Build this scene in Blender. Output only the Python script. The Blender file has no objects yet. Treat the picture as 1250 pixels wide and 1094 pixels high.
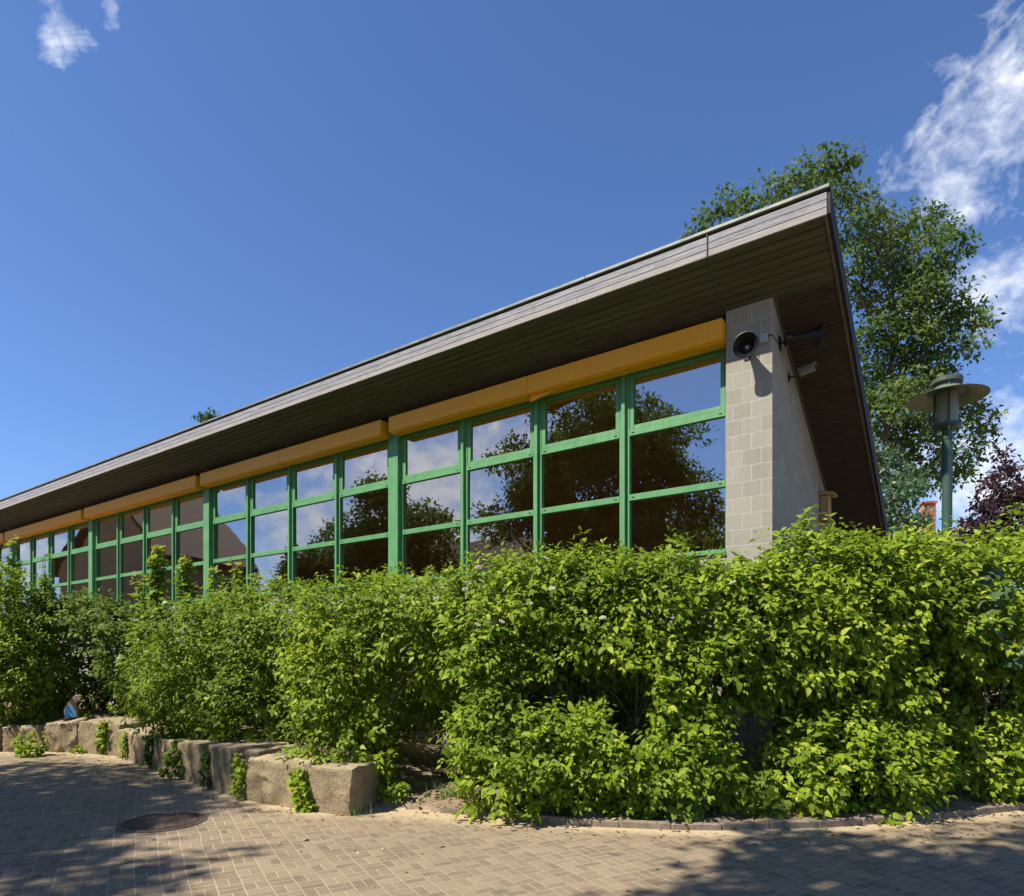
import bpy, bmesh, math, random
import numpy as np
from mathutils import Vector, Matrix, noise
R = math.radians
SC = bpy.context.scene
COL = SC.collection

# ------------------------------------------------------------------ camera, sky, sun, exposure
CAMH, F, CX, HZ = 1.6, 800.0, 625.0, 802.0        # camera height, focal length / principal column / horizon row of a 1250 px wide view
cam = bpy.data.cameras.new("camera"); camo = bpy.data.objects.new("camera", cam); COL.objects.link(camo)
camo.location = (0, 0, CAMH); camo.rotation_euler = (R(90), 0, 0)
cam.sensor_fit = 'HORIZONTAL'; cam.sensor_width = 36; cam.lens = F / 1250 * 36
cam.shift_y = (HZ - 547) / 1250; cam.clip_start = .05; cam.clip_end = 3000
SC.camera = camo
SUN_TO = Vector((-1.043, -.486, 1.45)).normalized()
SUN_EL = math.asin(SUN_TO.z); SUN_AZ = math.atan2(SUN_TO.x, SUN_TO.y)
sun = bpy.data.lights.new("sun", 'SUN'); suno = bpy.data.objects.new("sun", sun); COL.objects.link(suno)
sun.energy = 4.6; sun.angle = R(.53); sun.color = (1, .94, .82)
suno.rotation_euler = SUN_TO.to_track_quat('Z', 'Y').to_euler()
SC.view_settings.view_transform = 'Standard'; SC.view_settings.look = 'None'
SC.view_settings.exposure = 0.70; SC.view_settings.gamma = 1
SC.render.engine = 'CYCLES'
SC.cycles.use_denoising = True
SC.cycles.max_bounces = 6; SC.cycles.diffuse_bounces = 3; SC.cycles.glossy_bounces = 3
SC.cycles.transmission_bounces = 4; SC.cycles.transparent_max_bounces = 8
SC.cycles.caustics_reflective = False; SC.cycles.caustics_refractive = False
SC.cycles.sample_clamp_indirect = 6

def ray(px, py):
    return Vector(((px - CX) / F, 1, (HZ - py) / F))
def at(px, py, Y):
    r = ray(px, py); return Vector((r.x * Y, Y, CAMH + r.z * Y))
def gnd(px, py, z=0):
    Y = F * (CAMH - z) / (py - HZ); return Vector(((px - CX) / F * Y, Y, z))

# ------------------------------------------------------------------ node helper
class NT:
    def __init__(s, tree): s.t = tree; tree.nodes.clear()
    def n(s, typ, ins=None, **kw):
        nd = s.t.nodes.new(typ)
        for k, v in kw.items(): setattr(nd, k, v)
        for k, v in (ins or {}).items():
            sk = nd.inputs[k]
            if isinstance(v, bpy.types.NodeSocket): s.t.links.new(v, sk)
            else:
                if hasattr(sk.default_value, '__len__') and isinstance(v, (tuple, list)) and len(v) == 3 and len(sk.default_value) == 4: v = (*v, 1)
                sk.default_value = v
        return nd
    def m(s, op, a, b=0.0, c=None, clamp=False):
        i = {0: a, 1: b}
        if c is not None: i[2] = c
        return s.n('ShaderNodeMath', i, operation=op, use_clamp=clamp).outputs[0]
    def v(s, op, a, b=(0, 0, 0)):
        nd = s.n('ShaderNodeVectorMath', {0: a, 1: b}, operation=op)
        return nd.outputs['Value'] if op in ('DOT_PRODUCT', 'LENGTH', 'DISTANCE') else nd.outputs[0]
    def noise(s, vec, scale, detail=4, rough=.55, dist=0):
        return s.n('ShaderNodeTexNoise', {'Vector': vec, 'Scale': scale, 'Detail': detail, 'Roughness': rough, 'Distortion': dist}).outputs[0]
    def mapv(s, vec, scale=(1, 1, 1), rot=(0, 0, 0), loc=(0, 0, 0)):
        return s.n('ShaderNodeMapping', {'Vector': vec, 'Scale': scale, 'Rotation': rot, 'Location': loc}).outputs[0]
    def ramp(s, fac, stops):
        nd = s.n('ShaderNodeValToRGB', {0: fac}); e = nd.color_ramp.elements
        while len(e) < len(stops): e.new(.5)
        for el, (p, c) in zip(e, stops):
            el.position = p; el.color = (c, c, c, 1) if not isinstance(c, tuple) else (*c[:3], 1)
        return nd.outputs[0]
    def rng(s, x, a, b, c=0.0, d=1.0):
        return s.n('ShaderNodeMapRange', {'Value': x, 'From Min': a, 'From Max': b, 'To Min': c, 'To Max': d}).outputs[0]
    def mix(s, f, a, b, mode='MIX'):
        nd = s.n('ShaderNodeMix', data_type='RGBA', blend_type=mode)
        for k, v in ((0, f), (6, a), (7, b)):
            if isinstance(v, bpy.types.NodeSocket): s.t.links.new(v, nd.inputs[k])
            else: nd.inputs[k].default_value = (*v, 1) if isinstance(v, tuple) and len(v) == 3 else v
        return nd.outputs[2]

# ------------------------------------------------------------------ world: Nishita sky + clouds by direction
world = bpy.data.worlds.new("World"); SC.world = world; world.use_nodes = True
def build_world():
    T = NT(world.node_tree)
    sky = T.n('ShaderNodeTexSky', sky_type='NISHITA', sun_disc=False, sun_elevation=SUN_EL, sun_rotation=SUN_AZ,
              altitude=300, air_density=1.0, dust_density=.35, ozone_density=2.2)
    d = T.v('NORMALIZE', T.n('ShaderNodeTexCoord').outputs['Generated'])
    nrm = Vector((-.5785, -.8156, 0))
    def refl(v): return v - 2 * v.dot(nrm) * nrm
    # px, py, axis dx, dy, half length, half width, bias, seen in the window panes
    clouds = [(1215, 150, 100, -150, 205, 68, .80, 0), (1225, 345, 100, -25, 130, 54, .85, 0), (1235, 590, 100, -10, 150, 78, 1.15, 0),
              (1165, 78, 100, -10, 50, 22, .65, 0), (1180, 262, 100, -35, 110, 40, .6, 0),
              (68, 18, 20, 100, 70, 30, .72, 0), (135, 8, 40, 60, 50, 26, .4, 0), (12, 175, 20, 100, 50, 28, .3, 0),
              (525, 615, 100, 30, 100, 72, 1.25, 1), (600, 548, 100, -20, 60, 34, 1.2, 1), (388, 640, 100, 0, 46, 36, 1.2, 1),
              (285, 605, 100, 40, 36, 18, .75, 1), (225, 612, 100, 0, 30, 22, .7, 1), (40, 680, 100, 0, 60, 60, .8, 1), (590, 680, 100, 0, 60, 60, .8, 1)]
    n1 = T.noise(T.mapv(d, (1, 1, 1.6)), 7.5, 9, .62, .8)
    n2 = T.noise(d, 42, 6, .6, .3)
    nn = T.m('ADD', T.m('MULTIPLY', n1, .62), T.m('MULTIPLY', n2, .38))
    tot = None
    for (px, py, ax, ay, L, W, bias, rf) in clouds:
        c = ray(px, py); l = math.hypot(ax, ay)
        e1 = ray(px + ax / l * L, py + ay / l * L); e2 = ray(px - ay / l * W, py + ax / l * W)
        c, e1, e2 = [x.normalized() for x in (c, e1, e2)]
        if rf: c, e1, e2 = refl(c), refl(e1), refl(e2)
        a = e1 - c; b = e2 - c; b = b - a * (b.dot(a) / a.dot(a))
        dd = T.v('SUBTRACT', d, tuple(c))
        s_ = T.v('DOT_PRODUCT', dd, tuple(a / a.dot(a))); t_ = T.v('DOT_PRODUCT', dd, tuple(b / b.dot(b)))
        r2 = T.m('ADD', T.m('MULTIPLY', s_, s_), T.m('MULTIPLY', t_, t_))
        fr = T.v('DOT_PRODUCT', d, tuple(c))
        val = T.m('MULTIPLY', T.m('SUBTRACT', bias, T.m('MULTIPLY', T.m('SQRT', r2), .55)), 1.0)
        val = T.m('SUBTRACT', T.m('MAXIMUM', val, -2.0), T.m('MULTIPLY', T.m('LESS_THAN', fr, .3), 5.0))
        tot = val if tot is None else T.m('MAXIMUM', tot, val)
    dens = T.m('ADD', T.m('MULTIPLY', T.m('SUBTRACT', nn, .5), 3.6), T.m('SUBTRACT', tot, .18))
    dens = T.rng(dens, 0.0, 1.0, 0, .9)
    ccol = T.mix(T.rng(nn, .4, .65), (5.0, 5.5, 6.6), (8.6, 8.7, 9.0))
    skyc = T.mix(1.0, sky.outputs[0], (.665, .83, 1.10), 'MULTIPLY')
    col = T.mix(dens, skyc, ccol)
    bg = T.n('ShaderNodeBackground', {'Color': col, 'Strength': .098})
    T.n('ShaderNodeOutputWorld', {'Surface': bg.outputs[0]})
build_world()

# ------------------------------------------------------------------ materials
def mat(name, fn):
    m = bpy.data.materials.new(name); m.use_nodes = True; T = NT(m.node_tree)
    sh = fn(T); T.n('ShaderNodeOutputMaterial', {'Surface': sh}); return m
def pbr(T, col, rough=.7, spec=.4, metal=0.0, bump=None, bstr=.3, bdist=.01, **kw):
    ins = {'Base Color': col, 'Roughness': rough, 'Specular IOR Level': spec, 'Metallic': metal}
    if bump is not None:
        ins['Normal'] = T.n('ShaderNodeBump', {'Strength': bstr, 'Distance': bdist, 'Height': bump}).outputs[0]
    ins.update(kw)
    return T.n('ShaderNodeBsdfPrincipled', ins).outputs[0]
def oc(T): return T.n('ShaderNodeTexCoord').outputs['Object']

def painted(name, col, rough=.45, var=.12, scale=3.0):
    def f(T):
        c = oc(T); n = T.noise(c, scale, 6, .65); n2 = T.noise(T.mapv(c, (9, 9, .8)), 3, 4)
        k = T.m('ADD', T.m('MULTIPLY', n, .5), T.m('MULTIPLY', n2, .5))
        cc = T.mix(T.rng(k, .3, .7), tuple(x * (1 - var) for x in col), tuple(min(1, x * (1 + var)) for x in col))
        return pbr(T, cc, T.rng(n, .3, .7, rough - .08, rough + .12), .4, bump=T.noise(c, 90, 2), bstr=.05)
    return mat(name, f)
def metal_mat(name, col, rough=.4, met=.0):
    def f(T):
        c = oc(T); n = T.noise(c, 8, 5, .6)
        return pbr(T, T.mix(T.rng(n, .3, .75), tuple(x * .75 for x in col), tuple(min(1, x * 1.2) for x in col)), T.rng(n, .3, .7, rough - .1, rough + .15), .5, met)
    return mat(name, f)

def block_fn(axis, mort=(.50, .47, .42)):
    def f(T):
        c = oc(T); s = T.n('ShaderNodeSeparateXYZ', {0: c}).outputs
        uv = T.n('ShaderNodeCombineXYZ', {0: T.m('ADD', s[axis], -.018 if axis == 0 else .1), 1: T.m('SUBTRACT', s[2], .02), 2: 0}).outputs[0]
        br = T.n('ShaderNodeTexBrick', {'Vector': uv, 'Color1': (.0, .0, .0), 'Color2': (1, 1, 1), 'Mortar': (.5, .5, .5), 'Scale': 1.0,
                 'Mortar Size': .0055, 'Mortar Smooth': .12, 'Bias': 0.0, 'Brick Width': .235, 'Row Height': .2}, offset=.5, squash=1)
        rv = br.outputs[0]; mo = br.outputs[1]
        n = T.noise(c, 55, 5, .7); n2 = T.noise(c, 1.6, 5, .6); n3 = T.noise(c, 260, 2, .5)
        colb = T.mix(rv, (.36, .33, .28), (.43, .40, .345))
        colb = T.mix(T.rng(n, .35, .75, 0, .6), colb, (.25, .225, .185))
        colb = T.mix(T.rng(n3, .55, .75, 0, .6), colb, (.15, .14, .12))
        colb = T.mix(T.rng(n2, .45, .8, 0, .35), colb, (.42, .37, .28))
        st_ = T.noise(T.mapv(c, (4, 4, .35)), 1.8, 5, .65); colb = T.mix(T.rng(st_, .52, .75, 0, .4), colb, (.21, .19, .155))
        col = T.mix(mo, colb, mort)
        h = T.m('ADD', T.m('MULTIPLY', n3, .5), T.m('MULTIPLY', mo, -.9))
        return pbr(T, col, .92, .15, bump=h, bstr=.8, bdist=.008)
    return f
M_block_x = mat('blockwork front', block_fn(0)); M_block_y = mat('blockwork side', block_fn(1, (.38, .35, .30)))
M_green = painted('green painted metal', (.115, .30, .125), .45, .2)
M_dkgreen = painted('dark green painted metal', (.05, .16, .075), .45, .1)
M_orange = painted('orange painted metal', (.98, .40, .006), .5, .08, 2)
M_black = metal_mat('black plastic', (.012, .012, .013), .35)
M_dark = metal_mat('dark bitumen', (.018, .017, .017), .8)
M_cap = mat('zinc edge trim', lambda T: pbr(T, T.mix(T.rng(T.noise(T.mapv(oc(T), (1, 6, 6)), 6, 7, .7), .35, .7), (.13, .145, .12), (.32, .325, .28)), .55, .4, .3, bump=T.noise(oc(T), 30, 4), bstr=.15))
M_white_plastic = painted('pale grey plastic', (.42, .41, .38), .5, .06)

def fascia_fn(T):
    c = oc(T); s = T.n('ShaderNodeSeparateXYZ', {0: c}).outputs
    g = T.noise(T.mapv(c, (1.3, 1, 34)), 2.2, 7, .7, .4); fine = T.noise(T.mapv(c, (5, 1, 190)), 2, 5, .7)
    blot = T.noise(T.mapv(c, (1, 1, 2.5)), 2.6, 7, .68); bo = T.noise(T.mapv(c, (.6, 1, 11)), 1.6, 4, .6)
    col = T.mix(T.rng(g, .3, .72), (.165, .163, .178), (.52, .51, .54))
    col = T.mix(T.rng(fine, .48, .68, 0, .75), col, (.10, .09, .09))
    col = T.mix(T.rng(blot, .5, .72, 0, .55), col, (.40, .36, .32))
    col = T.mix(T.rng(bo, .55, .75, 0, .5), col, (.17, .14, .14))
    low = T.rng(s[2], 6.485, 6.465, 0, .42)                    # lowest board is the weathered tan one
    col = T.mix(low, col, (.45, .395, .325))
    spot = T.noise(c, 38, 3, .6)
    col = T.mix(T.rng(spot, .66, .74, 0, .6), col, (.09, .07, .06))
    return pbr(T, col, .85, .2, bump=T.m('ADD', fine, T.m('MULTIPLY', g, .6)), bstr=.35, bdist=.004)
M_cam = painted('grey camera plastic', (.22, .215, .20), .5, .06)
M_fascia = mat('weathered grey larch boards', fascia_fn)
def soffit_fn(T):
    c = oc(T); g = T.noise(T.mapv(c, (.8, 14, 14)), 2, 6, .65)
    p = T.noise(T.mapv(c, (.25, 9.5, 0)), 1.1, 2)
    col = T.mix(T.rng(g, .3, .7), (.072, .064, .044), (.138, .124, .088))
    col = T.mix(T.rng(p, .4, .68, 0, .45), col, (.06, .052, .03))
    return pbr(T, col, .8, .2, bump=g, bstr=.2, bdist=.003)
M_soffit = mat('dark oiled soffit boards', soffit_fn)
M_soffit_side = mat('brown gable soffit boards', lambda T: pbr(T, T.mix(T.rng(T.noise(T.mapv(oc(T), (2, 20, 20)), 2, 5), .3, .7), (.05, .036, .027), (.095, .068, .05)), .8, .2))
M_rake = mat('dark rake board', lambda T: pbr(T, T.mix(T.rng(T.noise(T.mapv(oc(T), (20, 2, 8)), 2, 5), .3, .7), (.09, .068, .066), (.19, .15, .15)), .7, .3))
M_interior = mat('dark interior wood', lambda T: pbr(T, T.mix(T.rng(T.noise(T.mapv(oc(T), (.5, .5, 9)), 2, 4), .3, .7), (.34, .19, .085), (.58, .34, .16)), .7, .2))
def glass_fn(T):
    c = oc(T)
    w = T.m('ADD', T.noise(T.mapv(c, (1, 1, 1)), 1.1, 2, .4), T.m('MULTIPLY', T.noise(c, 7, 2), .04))
    nr = T.n('ShaderNodeBump', {'Strength': .10, 'Distance': .02, 'Height': w}).outputs[0]
    g = T.n('ShaderNodeBsdfGlossy', {'Color': (.80, .79, .79), 'Roughness': .004, 'Normal': nr}).outputs[0]
    t = T.n('ShaderNodeBsdfTransparent', {'Color': (.86, .83, .76)}).outputs[0]
    fr = T.n('ShaderNodeLayerWeight', {'Blend': .35}).outputs['Facing']
    return T.n('ShaderNodeMixShader', {0: T.m('ADD', .46, T.m('MULTIPLY', T.m('POWER', fr, 3.0), .5), clamp=True), 1: t, 2: g}).outputs[0]
M_glass = mat('coated window glass', glass_fn)

def paving_fn(T):
    c = oc(T)
    rot = T.mapv(c, (1, 1, 1), (0, 0, R(-29.7)))
    A = .166
    s = T.n('ShaderNodeSeparateXYZ', {0: rot}).outputs
    wob = T.n('ShaderNodeTexNoise', {'Vector': c, 'Scale': 1.3, 'Detail': 2}).outputs['Color']
    ws = T.n('ShaderNodeSeparateXYZ', {0: wob}).outputs
    u = T.m('DIVIDE', T.m('ADD', s[0], T.m('MULTIPLY', ws[0], .05)), A); v = T.m('DIVIDE', T.m('ADD', s[1], T.m('MULTIPLY', ws[1], .05)), A)
    fu, fv = T.m('FLOOR', u), T.m('FLOOR', v); lu, lv = T.m('SUBTRACT', u, fu), T.m('SUBTRACT', v, fv)
    par = T.m('FLOORED_MODULO', T.m('ADD', fu, fv), 2.0)
    hu = T.m('FLOOR', T.m('MULTIPLY', lu, 2)); hv = T.m('FLOOR', T.m('MULTIPLY', lv, 2))
    bu = T.m('SUBTRACT', T.m('MULTIPLY', lu, 2), hu); bv = T.m('SUBTRACT', T.m('MULTIPLY', lv, 2), hv)
    def edge(x, w): return T.m('MULTIPLY', T.m('SUBTRACT', .5, T.m('ABSOLUTE', T.m('SUBTRACT', x, .5))), w)
    du, dv = edge(lu, A), edge(lv, A); dhu, dhv = edge(bu, A / 2), edge(bv, A / 2)
    def sel(a, b): return T.m('ADD', T.m('MULTIPLY', par, a), T.m('MULTIPLY', T.m('SUBTRACT', 1, par), b))
    dist = sel(T.m('MINIMUM', dhu, dv), T.m('MINIMUM', du, dhv))
    bid = T.n('ShaderNodeCombineXYZ', {0: T.m('ADD', fu, T.m('MULTIPLY', T.m('MULTIPLY', par, hu), .5)), 1: T.m('ADD', fv, T.m('MULTIPLY', T.m('MULTIPLY', T.m('SUBTRACT', 1, par), hv), .5)), 2: 0}).outputs[0]
    rnd = T.n('ShaderNodeTexWhiteNoise', {'Vector': bid}, noise_dimensions='3D').outputs[0]
    jn = T.noise(c, 14, 4, .7)
    joint = T.rng(T.m('ADD', dist, T.m('MULTIPLY', T.m('SUBTRACT', jn, .5), .008)), .003, .0085, 1, 0)
    n1 = T.noise(c, .55, 5, .6); n2 = T.noise(c, 45, 5, .75); n3 = T.noise(c, 4, 6, .65); gr = T.noise(c, 300, 2, .6)
    streak = T.noise(T.mapv(rot, (3, 40, 1)), 1.4, 4, .65)
    col = T.mix(rnd, (.182, .136, .087), (.305, .230, .146))
    col = T.mix(T.rng(n2, .4, .75, 0, .45), col, (.14, .108, .075))
    col = T.mix(T.rng(streak, .48, .7, 0, .35), col, (.35, .275, .175))
    col = T.mix(T.rng(n3, .45, .75, 0, .45), col, (.35, .275, .175))
    col = T.mix(T.rng(gr, .6, .75, 0, .4), col, (.40, .34, .28))
    dirt = T.rng(n1, .35, .65, 0, 1)
    joint = T.m('MULTIPLY', joint, T.rng(jn, .3, .6, .45, 1))
    col = T.mix(joint, col, T.mix(dirt, (.29, .225, .155), (.42, .335, .235)))
    sand = T.n('ShaderNodeAttribute', attribute_name='sand').outputs['Fac']
    sn = T.noise(c, 6, 7, .7)
    sm = T.rng(T.m('ADD', sand, T.m('MULTIPLY', T.m('SUBTRACT', sn, .5), 1.1)), .38, .78, 0, .9)
    scol = T.mix(T.rng(T.noise(c, 20, 6, .7), .3, .7), (.37, .285, .165), (.58, .455, .28))
    col = T.mix(sm, col, scol)
    h = T.m('ADD', T.m('MULTIPLY', T.m('MULTIPLY', joint, T.m('SUBTRACT', 1, sm)), -1), T.m('ADD', T.m('MULTIPLY', n2, .25), T.m('MULTIPLY', rnd, .2)))
    return pbr(T, col, .88, .2, bump=h, bstr=.45, bdist=.007)
M_pave = mat('basket weave clinker paving', paving_fn)
M_soil = mat('sandy soil', lambda T: pbr(T, T.mix(T.rng(T.noise(oc(T), 9, 8, .7), .3, .7), (.16, .11, .07), (.40, .305, .21)), .95, .1, bump=T.noise(oc(T), 30, 6, .7), bstr=.7, bdist=.03))
M_kerb = mat('kerb concrete', lambda T: pbr(T, T.mix(T.rng(T.noise(oc(T), 18, 7, .7), .3, .72), (.15, .115, .085), (.34, .27, .20)), .9, .15, bump=T.noise(oc(T), 60, 4), bstr=.4))
def stone_fn(T):
    c = oc(T); n = T.noise(c, 2.4, 8, .68, .3); n2 = T.noise(c, 26, 7, .75); n3 = T.noise(T.mapv(c, (3, 3, 1)), 3, 6, .6); nz = T.n('ShaderNodeNewGeometry').outputs['Normal']
    zc = T.n('ShaderNodeSeparateXYZ', {0: nz}).outputs[2]
    rndo = T.n('ShaderNodeObjectInfo').outputs['Random']
    col = T.mix(T.rng(n, .3, .7), (.225, .17, .10), (.46, .36, .22))
    col = T.mix(T.rng(n2, .45, .75, 0, .55), col, (.13, .10, .07))
    col = T.mix(T.rng(n3, .52, .72, 0, .5), col, (.115, .12, .06))           # algae stains
    col = T.mix(T.rng(T.m('ADD', zc, T.m('MULTIPLY', T.m('SUBTRACT', n, .5), .7)), .62, .9, 0, .75), col, (.50, .39, .25))   # sand trodden on top
    ck = T.n('ShaderNodeTexVoronoi', {'Vector': T.v('ADD', c, T.v('MULTIPLY', T.n('ShaderNodeTexNoise', {'Vector': c, 'Scale': 5.0, 'Detail': 5}).outputs['Color'], (.35, .35, .35))), 'Scale': 2.1}, feature='DISTANCE_TO_EDGE').outputs[0]
    crack = T.m('MULTIPLY', T.rng(ck, .003, .013, 1, 0), T.rng(n3, .52, .62, 0, .8))
    col = T.mix(T.m('MULTIPLY', rndo, .3), col, (.28, .22, .15)); col = T.mix(crack, col, (.05, .04, .03))
    return pbr(T, col, .92, .15, bump=T.m('SUBTRACT', T.m('ADD', n2, T.m('MULTIPLY', n, 2)), T.m('MULTIPLY', crack, .8)), bstr=.9, bdist=.03)
M_stone = mat('sandstone', stone_fn)
M_bark = mat('bark', lambda T: pbr(T, T.mix(T.rng(T.noise(T.mapv(oc(T), (6, 6, 1.5)), 6, 5, .7), .3, .7), (.07, .052, .038), (.21, .165, .12)), .9, .15, bump=T.noise(T.mapv(oc(T), (6, 6, 1.5)), 12, 5), bstr=.6, bdist=.01))
def iron_fn(T):
    c = oc(T); n = T.noise(c, 30, 6, .7)
    return pbr(T, T.mix(T.rng(n, .35, .7), (.085, .056, .04), (.21, .14, .095)), .65, .4, .3, bump=n, bstr=.3)
M_iron = mat('rusty cast iron', iron_fn)
M_hole = mat('dark shaft', lambda T: pbr(T, (.008, .007, .006), .9, .1))
M_lamp = painted('dark green lamp enamel', (.045, .085, .068), .4, .15)
M_lampshade = painted('olive lamp shade enamel', (.155, .18, .12), .45, .12)
M_lampcap = painted('grey lamp cap enamel', (.075, .09, .075), .5, .15)
M_lampglass = mat('lamp glass', lambda T: T.n('ShaderNodeMixShader', {0: .42, 1: T.n('ShaderNodeBsdfTransparent', {'Color': (.85, .86, .82)}).outputs[0], 2: pbr(T, (.42, .42, .36), .3, .5)}).outputs[0])
M_lampwhite = painted('lamp reflector white', (.62, .58, .46), .5, .08)
M_brick = mat('red brick', lambda T: (lambda b: pbr(T, T.mix(b.outputs[1], b.outputs[0], (.36, .30, .26)), .9, .15))(
    T.n('ShaderNodeTexBrick', {'Vector': T.mapv(oc(T), (1, 1, 1), (R(90), 0, 0)), 'Color1': (.42, .10, .05), 'Color2': (.52, .16, .08), 'Mortar': (.4, .33, .28), 'Scale': 1.0, 'Mortar Size': .006, 'Brick Width': .25, 'Row Height': .08})))
M_render = painted('ochre render', (.36, .25, .15), .9, .12)
M_rooftile = mat('brown roof tiles', lambda T: pbr(T, T.mix(T.rng(T.noise(oc(T), 5, 6, .7), .3, .7), (.045, .026, .02), (.10, .055, .04)), .8, .2, bump=T.n('ShaderNodeTexWave', {'Vector': oc(T), 'Scale': 2.2}).outputs[1], bstr=.5))
M_wood = mat('pale larch', lambda T: pbr(T, T.mix(T.rng(T.noise(T.mapv(oc(T), (14, 14, 1)), 3, 5), .3, .7), (.36, .22, .09), (.55, .37, .17)), .7, .2))
M_blue = mat('flaking blue paint', lambda T: pbr(T, T.mix(T.rng(T.noise(oc(T), 28, 6, .7), .35, .75), (.05, .20, .52), (.20, .42, .72)), .7, .2))
M_litter = mat('dry leaves', lambda T: pbr(T, T.ramp(T.n('ShaderNodeAttribute', attribute_name='tint').outputs['Fac'], [(0, (.10, .06, .035)), (.5, (.30, .19, .09)), (.85, (.48, .36, .17)), (1, (.55, .50, .12))]), .85, .15))
def leaf_mat(name, stops, trans=.35, tcol=(.30, .46, .05), rough=.42, spec=.35):
    def f(T):
        t = T.n('ShaderNodeAttribute', attribute_name='tint').outputs['Fac']
        c = T.ramp(t, stops)
        p = pbr(T, c, rough, spec)
        tl = T.n('ShaderNodeBsdfTranslucent', {'Color': T.mix(.5, T.mix(1.0, c, (1.6, 1.7, 1.0), 'MULTIPLY'), tcol)}).outputs[0]
        return T.n('ShaderNodeMixShader', {0: trans, 1: p, 2: tl}).outputs[0]
    return mat(name, f)
L_dog = leaf_mat('dogwood leaves', [(0, (.048, .088, .009)), (.4, (.128, .200, .012)), (.75, (.24, .325, .02)), (1, (.38, .43, .045))], .32, (.36, .46, .025), .55, .2)
L_dogdark = leaf_mat('deep green leaves', [(0, (.030, .06, .011)), (.5, (.082, .135, .017)), (1, (.18, .245, .03))], .3, (.18, .30, .04), .6, .16)
L_sap = leaf_mat('young maple leaves', [(0, (.07, .15, .015)), (.5, (.17, .28, .025)), (.8, (.30, .36, .05)), (1, (.40, .20, .07))], .38, (.36, .42, .05))
L_far = leaf_mat('maple crown leaves', [(0, (.030, .062, .012)), (.5, (.070, .122, .022)), (.98, (.135, .19, .038)), (1, (.30, .30, .03))], .30, (.14, .20, .025), .6, .2)
L_pale = leaf_mat('bluish green leaves', [(0, (.04, .085, .035)), (1, (.12, .19, .08))], .28, (.16, .28, .09))
L_purple = leaf_mat('copper leaves', [(0, (.028, .014, .016)), (.6, (.06, .026, .028)), (.9, (.11, .05, .035)), (1, (.10, .10, .03))], .22, (.14, .035, .03))
L_grass = leaf_mat('grass blades', [(0, (.07, .14, .02)), (1, (.20, .30, .05))], .3)
M_flower = painted('cream blossom', (.72, .70, .52), .7, .08)

# ------------------------------------------------------------------ mesh helpers
class MB:
    def __init__(s): s.v = []; s.f = []
    def add(s, vs, fs):
        o = len(s.v); s.v += [tuple(p) for p in vs]; s.f += [tuple(i + o for i in f) for f in fs]; return s
    def box(s, x0, x1, y0, y1, z0, z1):
        vs = [(x, y, z) for z in (z0, z1) for y in (y0, y1) for x in (x0, x1)]
        return s.add(vs, [(0, 2, 3, 1), (4, 5, 7, 6), (0, 1, 5, 4), (2, 6, 7, 3), (0, 4, 6, 2), (1, 3, 7, 5)])
    def prism(s, poly, vec):     # poly list of 3D points, extruded by vec
        n = len(poly); vec = Vector(vec); a = [Vector(p) for p in poly]; b = [p + vec for p in a]
        return s.add(a + b, [tuple(range(n))[::-1], tuple(range(n, 2 * n))] + [(i, (i + 1) % n, n + (i + 1) % n, n + i) for i in range(n)])
    def tube(s, pts, rad, seg=8, cap=True):
        pts = [Vector(p) for p in pts]; n = len(pts); o = []
        rad = rad if hasattr(rad, '__len__') else [rad] * n
        ref = None; vs = []
        for i, p in enumerate(pts):
            d = (pts[min(i + 1, n - 1)] - pts[max(i - 1, 0)])
            d = d.normalized() if d.length > 1e-9 else Vector((0, 0, 1))
            if ref is None: ref = d.orthogonal().normalized()
            a = (ref - d * ref.dot(d)); a = a.normalized() if a.length > 1e-6 else d.orthogonal().normalized(); ref = a; b = d.cross(a)
            for k in range(seg):
                t = 2 * math.pi * k / seg; vs.append(p + (a * math.cos(t) + b * math.sin(t)) * rad[i])
        fs = [(i * seg + k, i * seg + (k + 1) % seg, (i + 1) * seg + (k + 1) % seg, (i + 1) * seg + k) for i in range(n - 1) for k in range(seg)]
        if cap: fs += [tuple(range(seg))[::-1], tuple((n - 1) * seg + k for k in range(seg))]
        return s.add(vs, fs)
    def lathe(s, prof, seg=48, closed=False):
        n = len(prof); vs = [(r * math.cos(2 * math.pi * k / seg), r * math.sin(2 * math.pi * k / seg), z) for (r, z) in prof for k in range(seg)]
        rows = n if closed else n - 1
        fs = [(i * seg + k, i * seg + (k + 1) % seg, ((i + 1) % n) * seg + (k + 1) % seg, ((i + 1) % n) * seg + k) for i in range(rows) for k in range(seg)]
        return s.add(vs, fs)
    def build(s, name, m, parent=None, smooth=False, bevel=0, mtx=None):
        me = bpy.data.meshes.new(name); me.from_pydata(s.v, [], s.f); me.update()
        bm = bmesh.new(); bm.from_mesh(me)
        if bevel:
            bmesh.ops.recalc_face_normals(bm, faces=bm.faces)
            bmesh.ops.bevel(bm, geom=[e for e in bm.edges if len(e.link_faces) == 2 and e.calc_face_angle(0) > .5], offset=bevel, segments=1, affect='EDGES', clamp_overlap=True)
        bmesh.ops.recalc_face_normals(bm, faces=bm.faces)
        bm.to_mesh(me); bm.free()
        if smooth:
            for p in me.polygons: p.use_smooth = True
            if hasattr(me, 'set_sharp_from_angle'): me.set_sharp_from_angle(angle=R(38))
        me.materials.append(m)
        o = bpy.data.objects.new(name, me); COL.objects.link(o)
        if mtx is not None: o.matrix_basis = mtx
        if parent is not None: o.parent = parent
        return o
def tag(o, label=None, cat=None, group=None, kind=None):
    for k, v in (('label', label), ('category', cat), ('group', group), ('kind', kind)):
        if v: o[k] = v
    return o
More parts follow.
